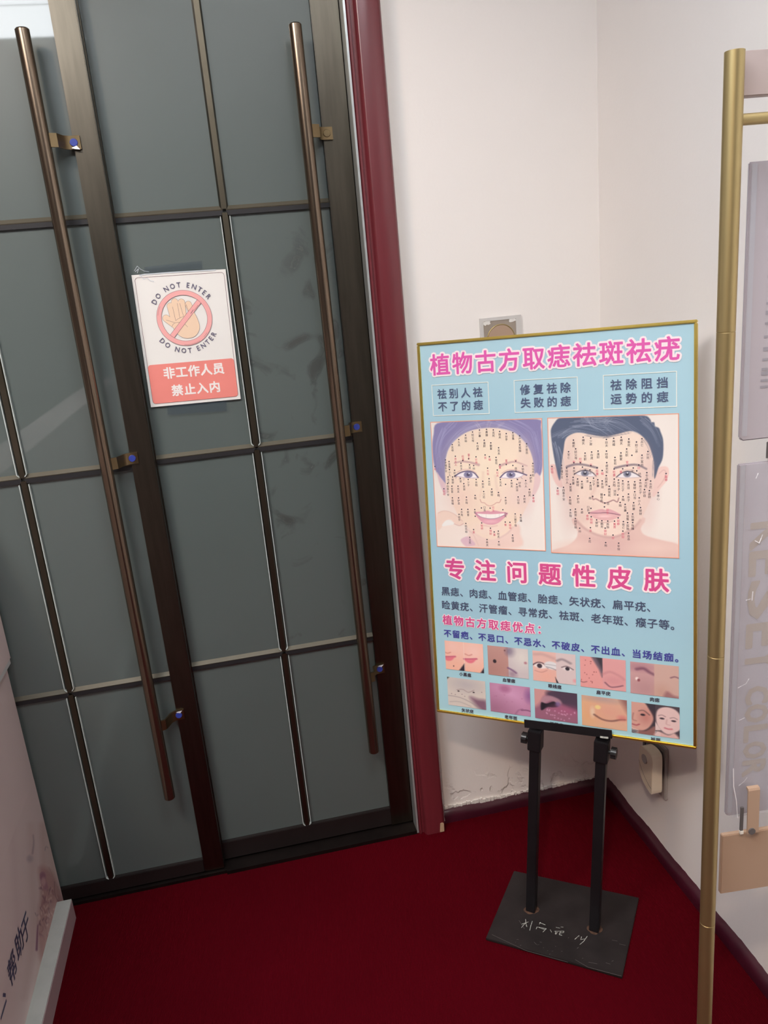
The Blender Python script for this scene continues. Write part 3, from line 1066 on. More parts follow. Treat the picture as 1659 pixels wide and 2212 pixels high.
ribbon(mb, sf0, [(0.010, 0.311), (0.018, 0.317), (0.014, 0.308)], 0.0010, 0.0013)
ribbon(mb, sf0, [(0.018, 0.3025), (0.030, 0.3040), (0.045, 0.3038), (0.080, 0.3045), (0.120, 0.3042), (0.190, 0.3035)], 0.0022, 0.0014)
ribbon(mb, sf0, [(0.020, 0.302), (0.026, 0.294), (0.034, 0.296), (0.040, 0.289), (0.048, 0.287)], 0.0012, 0.0014)
mb.build('tape_crinkle', 'tape_shine', sn, label='shiny crinkled tape at the top left corner')

# ================================================================== the poster board
PU, PV, PN = (0.78984, -0.61260, 0.02956), (0.04666, 0.10859, 0.99299), (-0.61152, -0.78292, 0.11435)
PO = (0.631, 1.5255, 0.526)
po = thing('poster_board', PO, 'gold framed light blue poster with two faces and ten small photos on a black stand', 'poster', basis=(PU, PN, PV))
INV[po] = Matrix(((PU[0], PN[0], PV[0], PO[0]), (PU[1], PN[1], PV[1], PO[1]), (PU[2], PN[2], PV[2], PO[2]), (0, 0, 0, 1))).inverted()
pf = frame_fn(PO, PU, PV, PN)
PW, PH = 0.300, 0.8944
MB().obox(PO, PU, PV, PN, (-PW + .004, PW - .004), (0.004, PH - .004), (-0.010, -0.001)).build('backing_panel', 'board_back', po)


def paint_bg(X, Y):
    c = Canvas(X, Y, (168, 204, 217))
    c.ell(0.5, 0.06, 0.75, 0.16, (190, 220, 226), .8, .9)  # paler top puts glare on the poster into the print colour
    c.ell(0.5, 0.33, 0.7, 0.3, (160, 200, 218), .7, .9)
    c.ell(0.5, 0.62, 0.8, 0.14, (155, 197, 217), .7, .9)
    c.ell(0.55, 0.93, 0.7, 0.12, (170, 220, 230), .7, .9)
    return c


print_grid('poster_print', pf, -PW + .005, PW - .005, 0.005, PH - .005, 60, 90, -0.0008, paint_bg, po)
fw = 0.0062
for nm, args in (('frame_rail', ((-PW, PW), (0, fw))), ('frame_rail', ((-PW, PW), (PH - fw, PH))), ('frame_rail', ((-PW, -PW + fw), (fw, PH - fw))), ('frame_rail', ((PW - fw, PW), (fw, PH - fw)))):
    MB().obox(PO, PU, PV, PN, args[0], args[1], (-0.014, 0.0035)).build(nm, 'gold_frame', po, bevel=0.0014, smooth=True)

Z = 0.0003
mh, mb = MB(), MB()
line(mh, pf, '植物古方取痣祛斑祛疣', (-0.2455, 0.8425), (0.2435, 0.8425), 0.0510, Z, bold=0.0052)
mh.build('headline_halo', 'ink_halo', po, label='pale halo round the headline')
chars(pf, '植物古方取痣祛斑祛疣', (-0.2455, 0.8425), (0.2435, 0.8425), 0.0510, Z * 2, 0.0011, 'ink_pink', po)
mb, mt = MB(), MB()
for (x0, x1), a, b in (((-0.2695, -0.1325), '祛别人祛', '不了的痣'), ((-0.0745, 0.0648), '修复祛除', '失败的痣'), ((0.1170, 0.2620), '祛除阻挡', '运势的痣')):
    outline(mb, pf, x0, x1, 0.7270, 0.7980, 0.0016, Z)
    w = x1 - x0
    line(mt, pf, a, (x0 + w * .18, 0.7765), (x0 + w * .81, 0.7765), 0.0235, Z, bold=0.00045)
    line(mt, pf, b, (x0 + w * .18, 0.7480), (x0 + w * .81, 0.7480), 0.0235, Z, bold=0.00045)
mb.build('box_outline', 'ink_cream', po)
mt.build('boxed_lettering', 'ink_slate', po, kind='stuff')
mh, mb = MB(), MB()
line(mh, pf, '专注问题性皮肤', (-0.2343, 0.3668), (0.2205, 0.3668), 0.0530, Z, bold=0.0055)
mh.build('headline_halo', 'ink_halo', po)
chars(pf, '专注问题性皮肤', (-0.2343, 0.3668), (0.2205, 0.3668), 0.0530, Z * 2, 0.0014, 'ink_magenta', po)
mb = MB()
line(mb, pf, '黑痣、肉痣、血管痣、胎痣、矢状疣、扁平疣、', (-0.2610, 0.3105), (0.2110, 0.3065), 0.0232, Z, bold=0.00035)
line(mb, pf, '睑黄疣、汗管瘤、寻常疣、祛斑、老年斑、瘊子等。', (-0.2620, 0.2765), (0.2590, 0.2705), 0.0232, Z, bold=0.00035)
mb.build('body_lettering', 'ink_navy', po, kind='stuff')
mh, mb = MB(), MB()
line(mh, pf, '植物古方取痣优点：', (-0.2600, 0.2395), (-0.0280, 0.2360), 0.0258, Z, bold=0.0022)
line(mb, pf, '植物古方取痣优点：', (-0.2600, 0.2395), (-0.0280, 0.2360), 0.0258, Z * 2, bold=0.0007)
mh.build('subheading_halo', 'ink_halo', po)
mb.build('subheading', 'ink_magenta', po, label='small magenta subheading')
mb = MB()
line(mb, pf, '不留疤、不忌口、不忌水、不破皮、不出血、当场结痂。', (-0.2615, 0.2055), (0.2665, 0.1990), 0.0205, Z, bold=0.00055)
mb.build('body_lettering', 'ink_blue', po, kind='stuff', label='deep blue lettering line above the photos')

# the two face charts
RW = (-0.2763, -0.0150, 0.4200, 0.7129)
RM = (-0.0015, 0.2647, 0.4165, 0.7130)
HWm = homog([(RW[0], RW[3]), (RW[1], RW[3]), (RW[1], RW[2]), (RW[0], RW[2])], [(72, 137), (1545, 85), (1585, 1845), (145, 1775)])
HMm = homog([(RM[0], RM[3]), (RM[1], RM[3]), (RM[1], RM[2]), (RM[0], RM[2])], [(20, 130), (1582, 75), (1582, 1805), (60, 1728)])


def hair_strokes(c, paths, col, a, w, n, seed, jit=18):
    r = random.Random(seed)
    for p in paths:
        for k in range(n):
            dx, dy = r.uniform(-jit, jit), r.uniform(-jit, jit)
            c.stroke([(x + dx + r.uniform(-4, 4), y + dy + r.uniform(-4, 4)) for x, y in p], w * r.uniform(.5, 1.2), col, a * r.uniform(.4, 1), 3, 1)


def paint_woman(X, Y):
    c = Canvas(X, Y, (240, 230, 222))
    c.ell(250, 1500, 500, 500, (250, 228, 214), .7, .9)
    skin, shade = (248, 220, 196), (240, 200, 184)
    c.poly([(640, 1560), (560, 1640), (540, 1780), (1230, 1800), (1250, 1620), (1180, 1480)], (242, 208, 196), 1, 20)
    c.poly([(160, 150), (500, 120), (830, 105), (1480, 95), (1535, 200), (1552, 500), (1545, 760), (1500, 860), (1430, 800), (1420, 640), (1370, 480), (1280, 360), (1170, 270), (1000, 222),
            (800, 216), (600, 250), (450, 330), (330, 450), (270, 600), (255, 800), (270, 950), (215, 900), (140, 790), (105, 650), (92, 450), (110, 290)], (126, 118, 168), 1, 9)
    c.poly([(190, 860), (150, 800), (180, 940), (250, 1090), (290, 1000)], (226, 190, 196), 1, 8)
    c.poly([(1450, 820), (1520, 860), (1510, 980), (1440, 1110), (1400, 1100)], (230, 196, 196), 1, 8)
    c.poly([(800, 214), (1000, 222), (1170, 270), (1280, 360), (1370, 480), (1425, 640), (1440, 800), (1435, 950), (1410, 1080), (1365, 1200), (1310, 1310), (1240, 1430), (1130, 1550), (1000, 1650),
            (870, 1690), (760, 1665), (640, 1600), (520, 1500), (440, 1400), (385, 1290), (330, 1160), (280, 1040), (262, 920), (262, 780), (275, 610), (330, 450), (450, 330), (600, 250)], skin, 1, 9)
    c.ell(820, 700, 380, 330, (254, 234, 204), .75, .8)
    c.ell(470, 1120, 160, 170, (246, 206, 190), .6, .8)
    c.ell(1210, 1120, 170, 180, (238, 206, 200), .6, .8)
    c.ell(1330, 900, 90, 380, (226, 194, 192), .55, .8)
    c.ell(830, 1560, 230, 90, (248, 220, 206), .7, .7)
    c.stroke([(1150, 1530), (1080, 1610), (960, 1680)], 18, (226, 190, 182), .7, 12)
    c.stroke([(430, 1400), (560, 1550), (720, 1660)], 18, (236, 204, 190), .5, 12)
    hair_strokes(c, [[(820, 120), (600, 180), (380, 330), (250, 520)], [(850, 130), (1050, 190), (1250, 300), (1400, 480)], [(400, 140), (220, 330), (150, 600)], [(1100, 110), (1380, 260), (1490, 560)],
                     [(700, 150), (480, 230), (300, 420)], [(950, 140), (1200, 230), (1370, 400)], [(250, 240), (170, 480), (190, 760)], [(1450, 300), (1510, 600), (1480, 800)]], (168, 164, 204), .6, 7, 9, 1, 45)
    hair_strokes(c, [[(820, 250), (830, 180), (860, 120)], [(740, 250), (700, 180), (660, 130)], [(920, 250), (970, 190), (1040, 140)]], (232, 214, 206), .6, 5, 5, 2, 20)
    # brows
    c.stroke([(385, 675), (480, 655), (590, 668), (700, 700)], 14, (196, 150, 152), .75, 10, 34)
    c.stroke([(985, 712), (1080, 680), (1190, 662), (1345, 715)], 34, (196, 150, 152), .75, 10, 10)
    # eyes
    for pts, ir, lash, crease, tail in (([(395, 845), (470, 802), (560, 786), (640, 812), (694, 872), (600, 876), (520, 870), (450, 858)], (562, 830), [(385, 850), (455, 805), (555, 782), (640, 806), (694, 868)],
                                         [(410, 800), (500, 762), (600, 768), (670, 810)], None),
                                        ([(990, 868), (1050, 812), (1130, 790), (1220, 800), (1300, 835), (1230, 872), (1140, 882), (1060, 878)], (1130, 832), [(985, 872), (1050, 808), (1130, 784), (1225, 796), (1340, 838)],
                                         [(1010, 810), (1090, 768), (1190, 766), (1270, 795)], 1)):
        c.poly(pts, (246, 238, 240), 1, 4)
        c.ell(ir[0], ir[1], 58, 44, (128, 124, 160), 1, .12)
        c.ell(ir[0], ir[1], 22, 20, (60, 54, 84), 1, .2)
        c.ell(ir[0] + 12, ir[1] - 14, 9, 7, (240, 240, 250), 1, .3)
        c.stroke(lash, 16, (84, 70, 112), .95, 4)
        c.stroke(crease, 8, (214, 160, 158), .8, 5)
        c.stroke([(pts[0][0], pts[0][1] + 4), pts[7], pts[6], pts[5], pts[4]], 7, (176, 140, 164), .7, 4)
    hair_strokes(c, [[(410, 850), (395, 885)], [(450, 868), (440, 898)], [(500, 875), (496, 900)], [(1210, 880), (1220, 905)], [(1260, 868), (1280, 890)]], (110, 86, 120), .7, 5, 3, 3, 8)
    # nose
    c.stroke([(760, 800), (750, 950), (720, 1120)], 26, (240, 206, 184), .6, 16)
    c.stroke([(925, 850), (940, 1000), (985, 1130)], 30, (236, 204, 186), .6, 18)
    c.stroke([(718, 1160), (735, 1198), (775, 1205), (805, 1232), (850, 1246), (900, 1228), (935, 1203), (975, 1200), (995, 1160)], 9, (214, 150, 140), .85, 5)
    # mouth
    c.poly([(645, 1335), (740, 1322), (815, 1308), (858, 1320), (905, 1306), (985, 1322), (1085, 1345), (1010, 1430), (940, 1480), (860, 1496), (770, 1478), (700, 1420)], (226, 150, 170), .95, 6)
    c.ell(850, 1455, 90, 22, (244, 186, 196), .7, .6)
    c.poly([(680, 1348), (760, 1352), (860, 1356), (950, 1352), (1045, 1350), (990, 1392), (930, 1412), (860, 1418), (780, 1408), (720, 1386)], (250, 242, 236), 1, 4)
    c.stroke([(650, 1340), (720, 1388), (800, 1410), (860, 1416), (930, 1410), (1000, 1384), (1080, 1345)], 6, (120, 80, 120), .8, 3)
    for x in (740, 795, 856, 915, 970):
        c.stroke([(x, 1356), (x + 1, 1404)], 2, (200, 180, 180), .7, 2)
    c.stroke([(770, 1505), (860, 1520), (940, 1508)], 18, (232, 190, 178), .7, 10)
    # fingers in the corner
    c.poly([(150, 1345), (250, 1308), (370, 1350), (470, 1430), (492, 1480), (460, 1502), (380, 1480), (330, 1425), (270, 1440), (205, 1525), (150, 1560)], (246, 214, 196), 1, 8)
    c.poly([(208, 1508), (262, 1436), (330, 1440), (372, 1482), (300, 1500)], (244, 240, 234), 1, 5)
    c.stroke([(160, 1338), (250, 1308), (370, 1350), (480, 1445)], 8, (226, 184, 168), .8, 5)
    c.stroke([(372, 1482), (440, 1505), (490, 1480)], 8, (214, 160, 150), .8, 5)
    c.poly([(455, 1695), (540, 1650), (600, 1690), (650, 1760), (560, 1780), (510, 1770)], (222, 180, 196), .9, 8)
    c.stroke([(540, 1560), (620, 1620), (690, 1770)], 12, (232, 194, 184), .8, 8)
    return c


def paint_man(X, Y):
    c = Canvas(X, Y, (236, 226, 218))
    skin = (238, 212, 196)
    c.poly([(40, 1720), (240, 1650), (345, 1570), (372, 1480), (350, 1300), (1130, 1300), (1125, 1450), (1180, 1530), (1380, 1590), (1600, 1660), (1600, 1860), (40, 1860)], (226, 188, 178), 1, 10)
    c.ell(740, 1640, 230, 150, (214, 170, 166), .6, .8)
    c.ell(330, 1660, 190, 60, (236, 202, 190), .7, .8)
    c.ell(1300, 1680, 230, 60, (236, 202, 190), .7, .8)
    c.poly([(45, 700), (90, 676), (135, 720), (180, 860), (195, 950), (130, 930), (75, 830)], (232, 192, 184), 1, 7)
    c.stroke([(75, 720), (105, 730), (140, 830)], 9, (206, 160, 156), .8, 6)
    c.poly([(1330, 740), (1390, 705), (1455, 720), (1465, 800), (1430, 890), (1370, 960), (1300, 1060), (1265, 1050), (1280, 880)], (236, 200, 190), 1, 7)
    c.stroke([(1350, 790), (1400, 750), (1430, 780), (1400, 870), (1330, 960)], 9, (210, 164, 158), .8, 6)
    c.poly([(190, 500), (250, 350), (400, 290), (700, 300), (1000, 280), (1150, 330), (1240, 450), (1292, 650), (1290, 880), (1262, 1050), (1190, 1220), (1100, 1390), (960, 1485), (830, 1535),
            (700, 1540), (560, 1500), (440, 1420), (350, 1320), (290, 1200), (232, 1050), (195, 900), (172, 700)], skin, 1, 9)
    c.ell(720, 520, 380, 170, (248, 230, 206), .7, .8)
    c.ell(260, 900, 90, 420, (214, 178, 172), .6, .8)
    c.ell(1220, 900, 100, 420, (222, 188, 182), .6, .8)
    c.ell(1040, 1300, 160, 160, (222, 190, 180), .5, .8)
    c.ell(420, 1300, 120, 140, (220, 186, 178), .5, .8)
    c.ell(700, 1430, 210, 80, (244, 220, 206), .6, .7)
    c.stroke([(350, 1340), (450, 1440), (600, 1520), (760, 1550), (900, 1520), (1050, 1430), (1120, 1350)], 26, (200, 156, 152), .7, 14)
    c.poly([(160, 130), (300, 118), (600, 112), (900, 105), (1170, 98), (1240, 140), (1255, 175), (1290, 180), (1300, 225), (1345, 245), (1365, 290), (1398, 400), (1392, 600), (1340, 720), (1292, 850), (1285, 650), (1240, 480), (1190, 390),
            (1100, 310), (1000, 282), (850, 318), (700, 348), (560, 330), (400, 300), (300, 320), (230, 380), (205, 520), (180, 700), (158, 870), (110, 680), (78, 500), (58, 330), (62, 250), (110, 170)], (72, 84, 110), 1, 7)
    hair_strokes(c, [[(300, 200), (520, 190), (760, 330)], [(450, 150), (720, 160), (960, 270)], [(620, 130), (880, 150), (1100, 290)], [(180, 330), (330, 260), (600, 310)], [(760, 120), (700, 180), (820, 300)],
                     [(100, 350), (260, 290), (420, 280)], [(1150, 150), (1270, 260), (1350, 430)], [(120, 450), (160, 600), (170, 760)], [(500, 140), (560, 220), (760, 250)]], (150, 160, 182), .75, 8, 8, 5, 45)
    hair_strokes(c, [[(700, 340), (820, 320), (1000, 290)], [(480, 320), (620, 340), (760, 345)], [(1180, 380), (1240, 480), (1270, 600)], [(1300, 640), (1290, 740), (1285, 830)]], (96, 92, 110), .7, 6, 8, 6, 26)
    c.stroke([(245, 708), (340, 680), (450, 684), (605, 720)], 26, (118, 104, 116), .85, 9, 22)
    c.stroke([(820, 722), (950, 694), (1080, 686), (1195, 735)], 26, (118, 104, 116), .85, 9, 20)
    for pts, ir, lash in (([(345, 792), (400, 762), (470, 752), (540, 775), (592, 822), (520, 826), (450, 818), (390, 812)], (460, 786), [(335, 795), (400, 760), (470, 749), (545, 774), (594, 820)]),
                          ([(838, 832), (900, 786), (970, 765), (1050, 788), (1125, 832), (1050, 840), (960, 842), (890, 840)], (965, 796), [(836, 832), (900, 783), (970, 761), (1052, 784), (1128, 830)])):
        c.poly(pts, (232, 226, 228), 1, 4)
        c.ell(ir[0], ir[1], 46, 38, (120, 122, 142), 1, .15)
        c.ell(ir[0], ir[1], 20, 18, (44, 44, 60), 1, .2)
        c.ell(ir[0] + 2, ir[1] - 14, 8, 7, (245, 245, 250), 1, .3)
        c.stroke(lash, 12, (70, 60, 78), .9, 4)
        c.stroke([(x, y - 22) for x, y in lash[1:4]], 7, (196, 156, 150), .8, 5)
        c.stroke([pts[0], pts[7], pts[6], pts[5], pts[4]], 6, (190, 148, 146), .7, 4)
    c.stroke([(600, 780), (590, 920), (545, 1040)], 34, (222, 184, 172), .6, 22)
    c.stroke([(800, 800), (810, 930), (860, 1040)], 26, (228, 194, 180), .5, 18)
    c.ell(700, 1060, 60, 50, (250, 226, 206), .6, .8)
    c.stroke([(548, 1060), (556, 1098), (590, 1092), (640, 1118), (698, 1142), (760, 1122), (800, 1108), (845, 1128), (862, 1085)], 12, (150, 102, 108), .85, 6)
    c.poly([(505, 1258), (610, 1222), (665, 1214), (705, 1224), (750, 1216), (810, 1238), (885, 1286), (700, 1268)], (218, 160, 168), .95, 6)
    c.poly([(515, 1262), (700, 1266), (880, 1288), (810, 1335), (700, 1352), (580, 1325)], (226, 172, 172), .95, 6)
    c.ell(690, 1300, 70, 14, (246, 204, 204), .7, .6)
    c.stroke([(505, 1258), (600, 1262), (700, 1258), (790, 1268), (882, 1287)], 7, (110, 62, 88), .9, 4)
    c.stroke([(600, 1362), (700, 1374), (790, 1358)], 16, (214, 172, 164), .7, 9)
    return c


print_grid('portrait_print', pf, RW[0], RW[1], RW[2], RW[3], 250, 285, Z, paint_woman, po, H=HWm, haze=0.14, label="printed woman's face with labelled dots")
print_grid('portrait_print', pf, RM[0], RM[1], RM[2], RM[3], 255, 285, Z, paint_man, po, H=HMm, haze=0.12, label="printed man's face with labelled dots")
mb = MB()
for R_ in (RW, RM):
    outline(mb, pf, R_[0] - .001, R_[1] + .001, R_[2] - .001, R_[3] + .001, 0.0018, Z * 2)
mb.build('portrait_border', 'ink_salmon', po, label='thin salmon borders round both faces')
mk, mr = MB(), MB()
for txt, R_, H_, ps in ((TINY_W, RW, HWm, 6.144), (TINY_M, RM, HMm, 5.53)):
    Hi = np.linalg.inv(H_)
    sz = 0.0062
    for it in txt.split(';'):
        q = it.strip().split(',')
        x, y, s_ = float(q[0]), float(q[1]), q[2]
        red = len(q) > 3 and q[3] == 'r'
        ox, oy = (float(q[4]), float(q[5])) if len(q) > 5 else (0.0, 0.0)
        px, py = happly(Hi, x, y)
        disc(mk, pf, px, py, 0.0016, Z * 2.6, 10)
        qx, qy = happly(Hi, x + ox, y + oy)
        m_ = mr if red else mk
        for i, ch in enumerate(s_):
            glyph(m_, pf, ch, qx, qy - 0.0064 - i * 0.0066, sz, Z * 2.6)
mk.build('chart_lettering', 'ink_black', po, kind='stuff', label='dark dots and tiny characters over the faces')
mr.build('chart_lettering', 'ink_red', po, kind='stuff', label='tiny red characters over the faces')

# ten small photos with captions


def th(fn_):
    return lambda X, Y: fn_(Canvas(X, Y, (220, 180, 170)))


def t1(c):
    c.C[:] = (246, 184, 160)
    c.ell(.75, .3, .3, .4, (250, 206, 196), .8, .8)
    c.ell(.2, .2, .2, .3, (248, 200, 188), .8, .8)
    for x in (0.10, 0.66):
        c.stroke([(x - .16, .58), (x, .56), (x + .16, .53)], .05, (196, 74, 110), .9, .02)
        c.poly([(x - .15, .60), (x, .59), (x + .14, .55), (x + .06, .68), (x - .06, .70)], (232, 110, 130), .9, .02)
        c.stroke([(x - .13, .40), (x - .04, .44), (x + .04, .40)], .03, (206, 120, 110), .8, .02)
    c.poly([(.34, 1.02), (.50, .74), (.50, 1.02)], (40, 34, 48), 1, .02, False)
    c.poly([(.90, 1.02), (1.02, .78), (1.02, 1.02)], (40, 34, 48), 1, .02, False)
    c.stroke([(.5, 0), (.5, 1)], .008, (250, 226, 216), .9, .006)
    c.ell(.21, .87, .016, .022, (90, 50, 60), 1, .4)
    return c


def t2(c):
    c.C[:] = (198, 150, 142)
    c.ell(.1, .8, .5, .5, (170, 120, 112), .7, .9)
    c.poly([(.51, -.1), (1.1, -.1), (1.1, 1.1), (.51, 1.1)], (206, 194, 196), 1, .005, False)
    c.ell(.56, .14, .11, .15, (120, 104, 130), .8, .6)
    c.ell(.85, .3, .2, .3, (228, 222, 214), .8, .8)
    c.stroke([(.50, .70), (.6, .76), (.69, .84)], .05, (112, 74, 118), .9, .02)
    c.ell(.6, .9, .1, .12, (150, 120, 140), .7, .7)
    c.ell(.17, .52, .042, .062, (34, 26, 34), 1, .25)
    c.ell(.43, .12, .02, .026, (110, 70, 70), 1, .4)
    c.ell(.93, .47, .035, .04, (176, 110, 124), .9, .5)
    return c


def t3(c):
    c.C[:] = (230, 186, 176)
    c.ell(.3, .8, .3, .3, (240, 170, 150), .7, .8)
    c.stroke([(.05, .12), (.25, .10), (.50, .20)], .07, (196, 152, 150), .7, .05)
    c.poly([(.02, .50), (.12, .40), (.24, .42), (.33, .53), (.18, .58)], (240, 228, 226), 1, .02)
    c.ell(.16, .49, .06, .075, (56, 44, 54), 1, .2)
    c.stroke([(.0, .48), (.12, .38), (.25, .40), (.36, .54)], .03, (76, 50, 62), .95, .015)
    c.stroke([(.05, .66), (.2, .70), (.33, .62)], .02, (196, 130, 126), .8, .02)
    c.ell(.44, .44, .17, .13, (226, 224, 226), 1, .15, .2)
    c.stroke([(.32, .50), (.45, .53), (.56, .58)], .02, (130, 124, 132), .9, .015)
    c.stroke([(.31, .42), (.45, .42), (.56, .44)], .02, (170, 166, 172), .9, .015)
    c.poly([(.55, -.1), (1.1, -.1), (1.1, 1.1), (.55, 1.1)], (218, 198, 198), 1, .005, False)
    c.stroke([(.58, .26), (.70, .20), (.88, .30)], .06, (134, 118, 126), .8, .03)
    c.ell(.81, .49, .10, .06, (236, 226, 226), 1, .3)
    c.ell(.81, .49, .05, .06, (44, 38, 48), 1, .2)
    c.stroke([(.68, .46), (.80, .41), (.94, .50)], .025, (84, 64, 74), .9, .015)
    c.poly([(.55, 1.0), (.52, .80), (.60, 1.0)], (30, 26, 34), 1, .01, False)
    c.ell(.98, .86, .05, .06, (232, 150, 156), .8, .5)
    return c


def t4(c):
    c.C[:] = (232, 158, 154)
    c.poly([(.24, -.1), (.5, -.1), (.5, .62), (.42, .38), (.32, .15)], (96, 84, 98), .95, .03)
    c.poly([(.32, -.1), (.5, -.1), (.5, .40)], (44, 42, 52), .9, .03, False)
    r = random.Random(3)
    for k in range(16):
        c.ell(r.uniform(.02, .36), r.uniform(.1, .9), .012, .016, (160, 84, 84), .9, .5)
    c.stroke([(.0, .82), (.06, .85), (.14, .82)], .02, (120, 70, 76), .9, .015)
    c.poly([(.50, -.1), (1.1, -.1), (1.1, 1.1), (.50, 1.1)], (226, 160, 160), 1, .005, False)
    c.stroke([(.50, .52), (.66, .42), (.86, .52), (.96, .62)], .05, (196, 130, 134), .7, .04)
    c.ell(.74, .70, .2, .14, (214, 144, 148), .7, .6)
    c.stroke([(.55, .78), (.66, .90), (.80, .88), (.93, .82)], .028, (112, 66, 86), .95, .02)
    return c


def t5(c):
    c.C[:] = (204, 158, 158)
    c.ell(.2, .15, .25, .12, (168, 116, 130), .7, .8)
    c.stroke([(.14, .22), (.28, .18), (.40, .28), (.50, .34)], .06, (104, 60, 84), .9, .04)
    c.ell(.3, .8, .3, .3, (184, 138, 140), .8, .8)
    c.ell(.14, .52, .035, .05, (250, 230, 226), 1, .4)
    c.ell(.175, .56, .03, .045, (130, 60, 70), .9, .4)
    c.poly([(.50, -.1), (1.1, -.1), (1.1, 1.1), (.50, 1.1)], (208, 170, 158), 1, .005, False)
    c.stroke([(.84, .38), (.92, .34), (1.0, .37)], .03, (110, 66, 84), .9, .02)
    c.ell(.65, .85, .15, .2, (196, 150, 134), .7, .8)
    c.poly([(.75, .82), (.9, .92), (1.02, .96), (1.02, 1.1), (.70, 1.1)], (148, 96, 100), .8, .04)
    return c


def t6(c):
    c.C[:] = (214, 202, 192)
    c.ell(.5, .2, .35, .22, (180, 172, 176), .7, .8)
    c.poly([(.60, .62), (.80, .66), (1.02, .70), (1.02, 1.05), (.85, 1.02), (.70, .84)], (112, 70, 96), .85, .08)
    c.stroke([(.02, .66), (.3, .68), (.55, .78), (.8, .95)], .02, (150, 134, 136), .8, .02)
    c.stroke([(.05, .88), (.3, .84), (.6, .95)], .02, (170, 158, 156), .8, .02)
    c.stroke([(.25, .42), (.4, .38), (.55, .46), (.7, .36)], .015, (140, 110, 110), .8, .015)
    c.ell(.29, .46, .028, .022, (40, 26, 30), 1, .4)
    c.ell(.69, .44, .026, .022, (40, 26, 30), 1, .4)
    for x, y in ((.1, .58), (.2, .60), (.38, .56), (.45, .62), (.9, .4)):
        c.ell(x, y, .014, .014, (120, 100, 104), .8, .5)
    c.poly([(-.02, -.02), (.08, -.02), (-.02, .1)], (50, 60, 50), 1, .02, False)
    return c


def t7(c):
    c.C[:] = (192, 132, 168)
    c.ell(.5, .35, .3, .3, (222, 166, 204), .7, .9)
    c.ell(.38, .16, .13, .12, (168, 98, 136), .8, .5)
    c.ell(.1, .9, .4, .4, (150, 96, 122), .7, .9)
    c.ell(.98, .3, .1, .2, (132, 84, 140), .8, .7)
    c.stroke([(.62, 1.0), (.70, .84), (.80, .78)], .02, (130, 78, 110), .7, .03)
    c.stroke([(.78, .82), (.90, .80), (1.0, .82)], .035, (110, 58, 96), .9, .02)
    r = random.Random(8)
    for k in range(14):
        c.ell(r.uniform(.1, .8), r.uniform(.3, .9), .02, .02, (176, 112, 146), .6, .6)
    return c


def t8(c):
    c.C[:] = (150, 92, 116)
    c.poly([(-.05, -.05), (.5, -.05), (.25, .2), (.12, .5), (-.05, .6)], (214, 154, 150), .9, .06)
    c.poly([(.38, .0), (1.1, -.1), (1.1, .55), (.7, .45), (.55, .30), (.30, .18)], (66, 50, 70), .95, .06)
    c.poly([(.16, .50), (.20, .26), (.38, .18), (.60, .28), (.62, .42), (.40, .34), (.24, .46)], (176, 132, 146), .9, .03)
    c.poly([(.14, .66), (.16, .44), (.28, .46), (.46, .36), (.56, .50), (.44, .56), (.30, .58), (.18, .70)], (26, 20, 32), 1, .02)
    c.ell(.55, .44, .06, .08, (108, 96, 150), .8, .5)
    c.ell(.75, .6, .3, .14, (170, 84, 122), .7, .8)
    r = random.Random(7)
    for k in range(26):
        c.ell(r.uniform(.25, .95), r.uniform(.62, .97), .018, .022, (206, 150, 178), .85, .5)
    return c


def t9(c):
    c.C[:] = (224, 176, 146)
    c.ell(.1, .6, .3, .5, (232, 170, 116), .7, .9)
    c.ell(.6, .45, .35, .25, (226, 158, 140), .7, .8)
    c.ell(.45, .06, .4, .1, (176, 150, 150), .7, .8)
    c.poly([(.85, -.1), (1.1, -.1), (1.1, .5), (.95, .25)], (120, 70, 72), .7, .08)
    c.ell(.24, .52, .05, .16, (238, 216, 190), .7, .6)
    c.ell(.36, .34, .065, .07, (240, 210, 140), 1, .3)
    c.stroke([(.28, .60), (.45, .72), (.65, .74), (.85, .66), (.95, .64)], .04, (104, 62, 60), .9, .025)
    c.ell(.9, .6, .1, .08, (214, 110, 110), .6, .7)
    return c


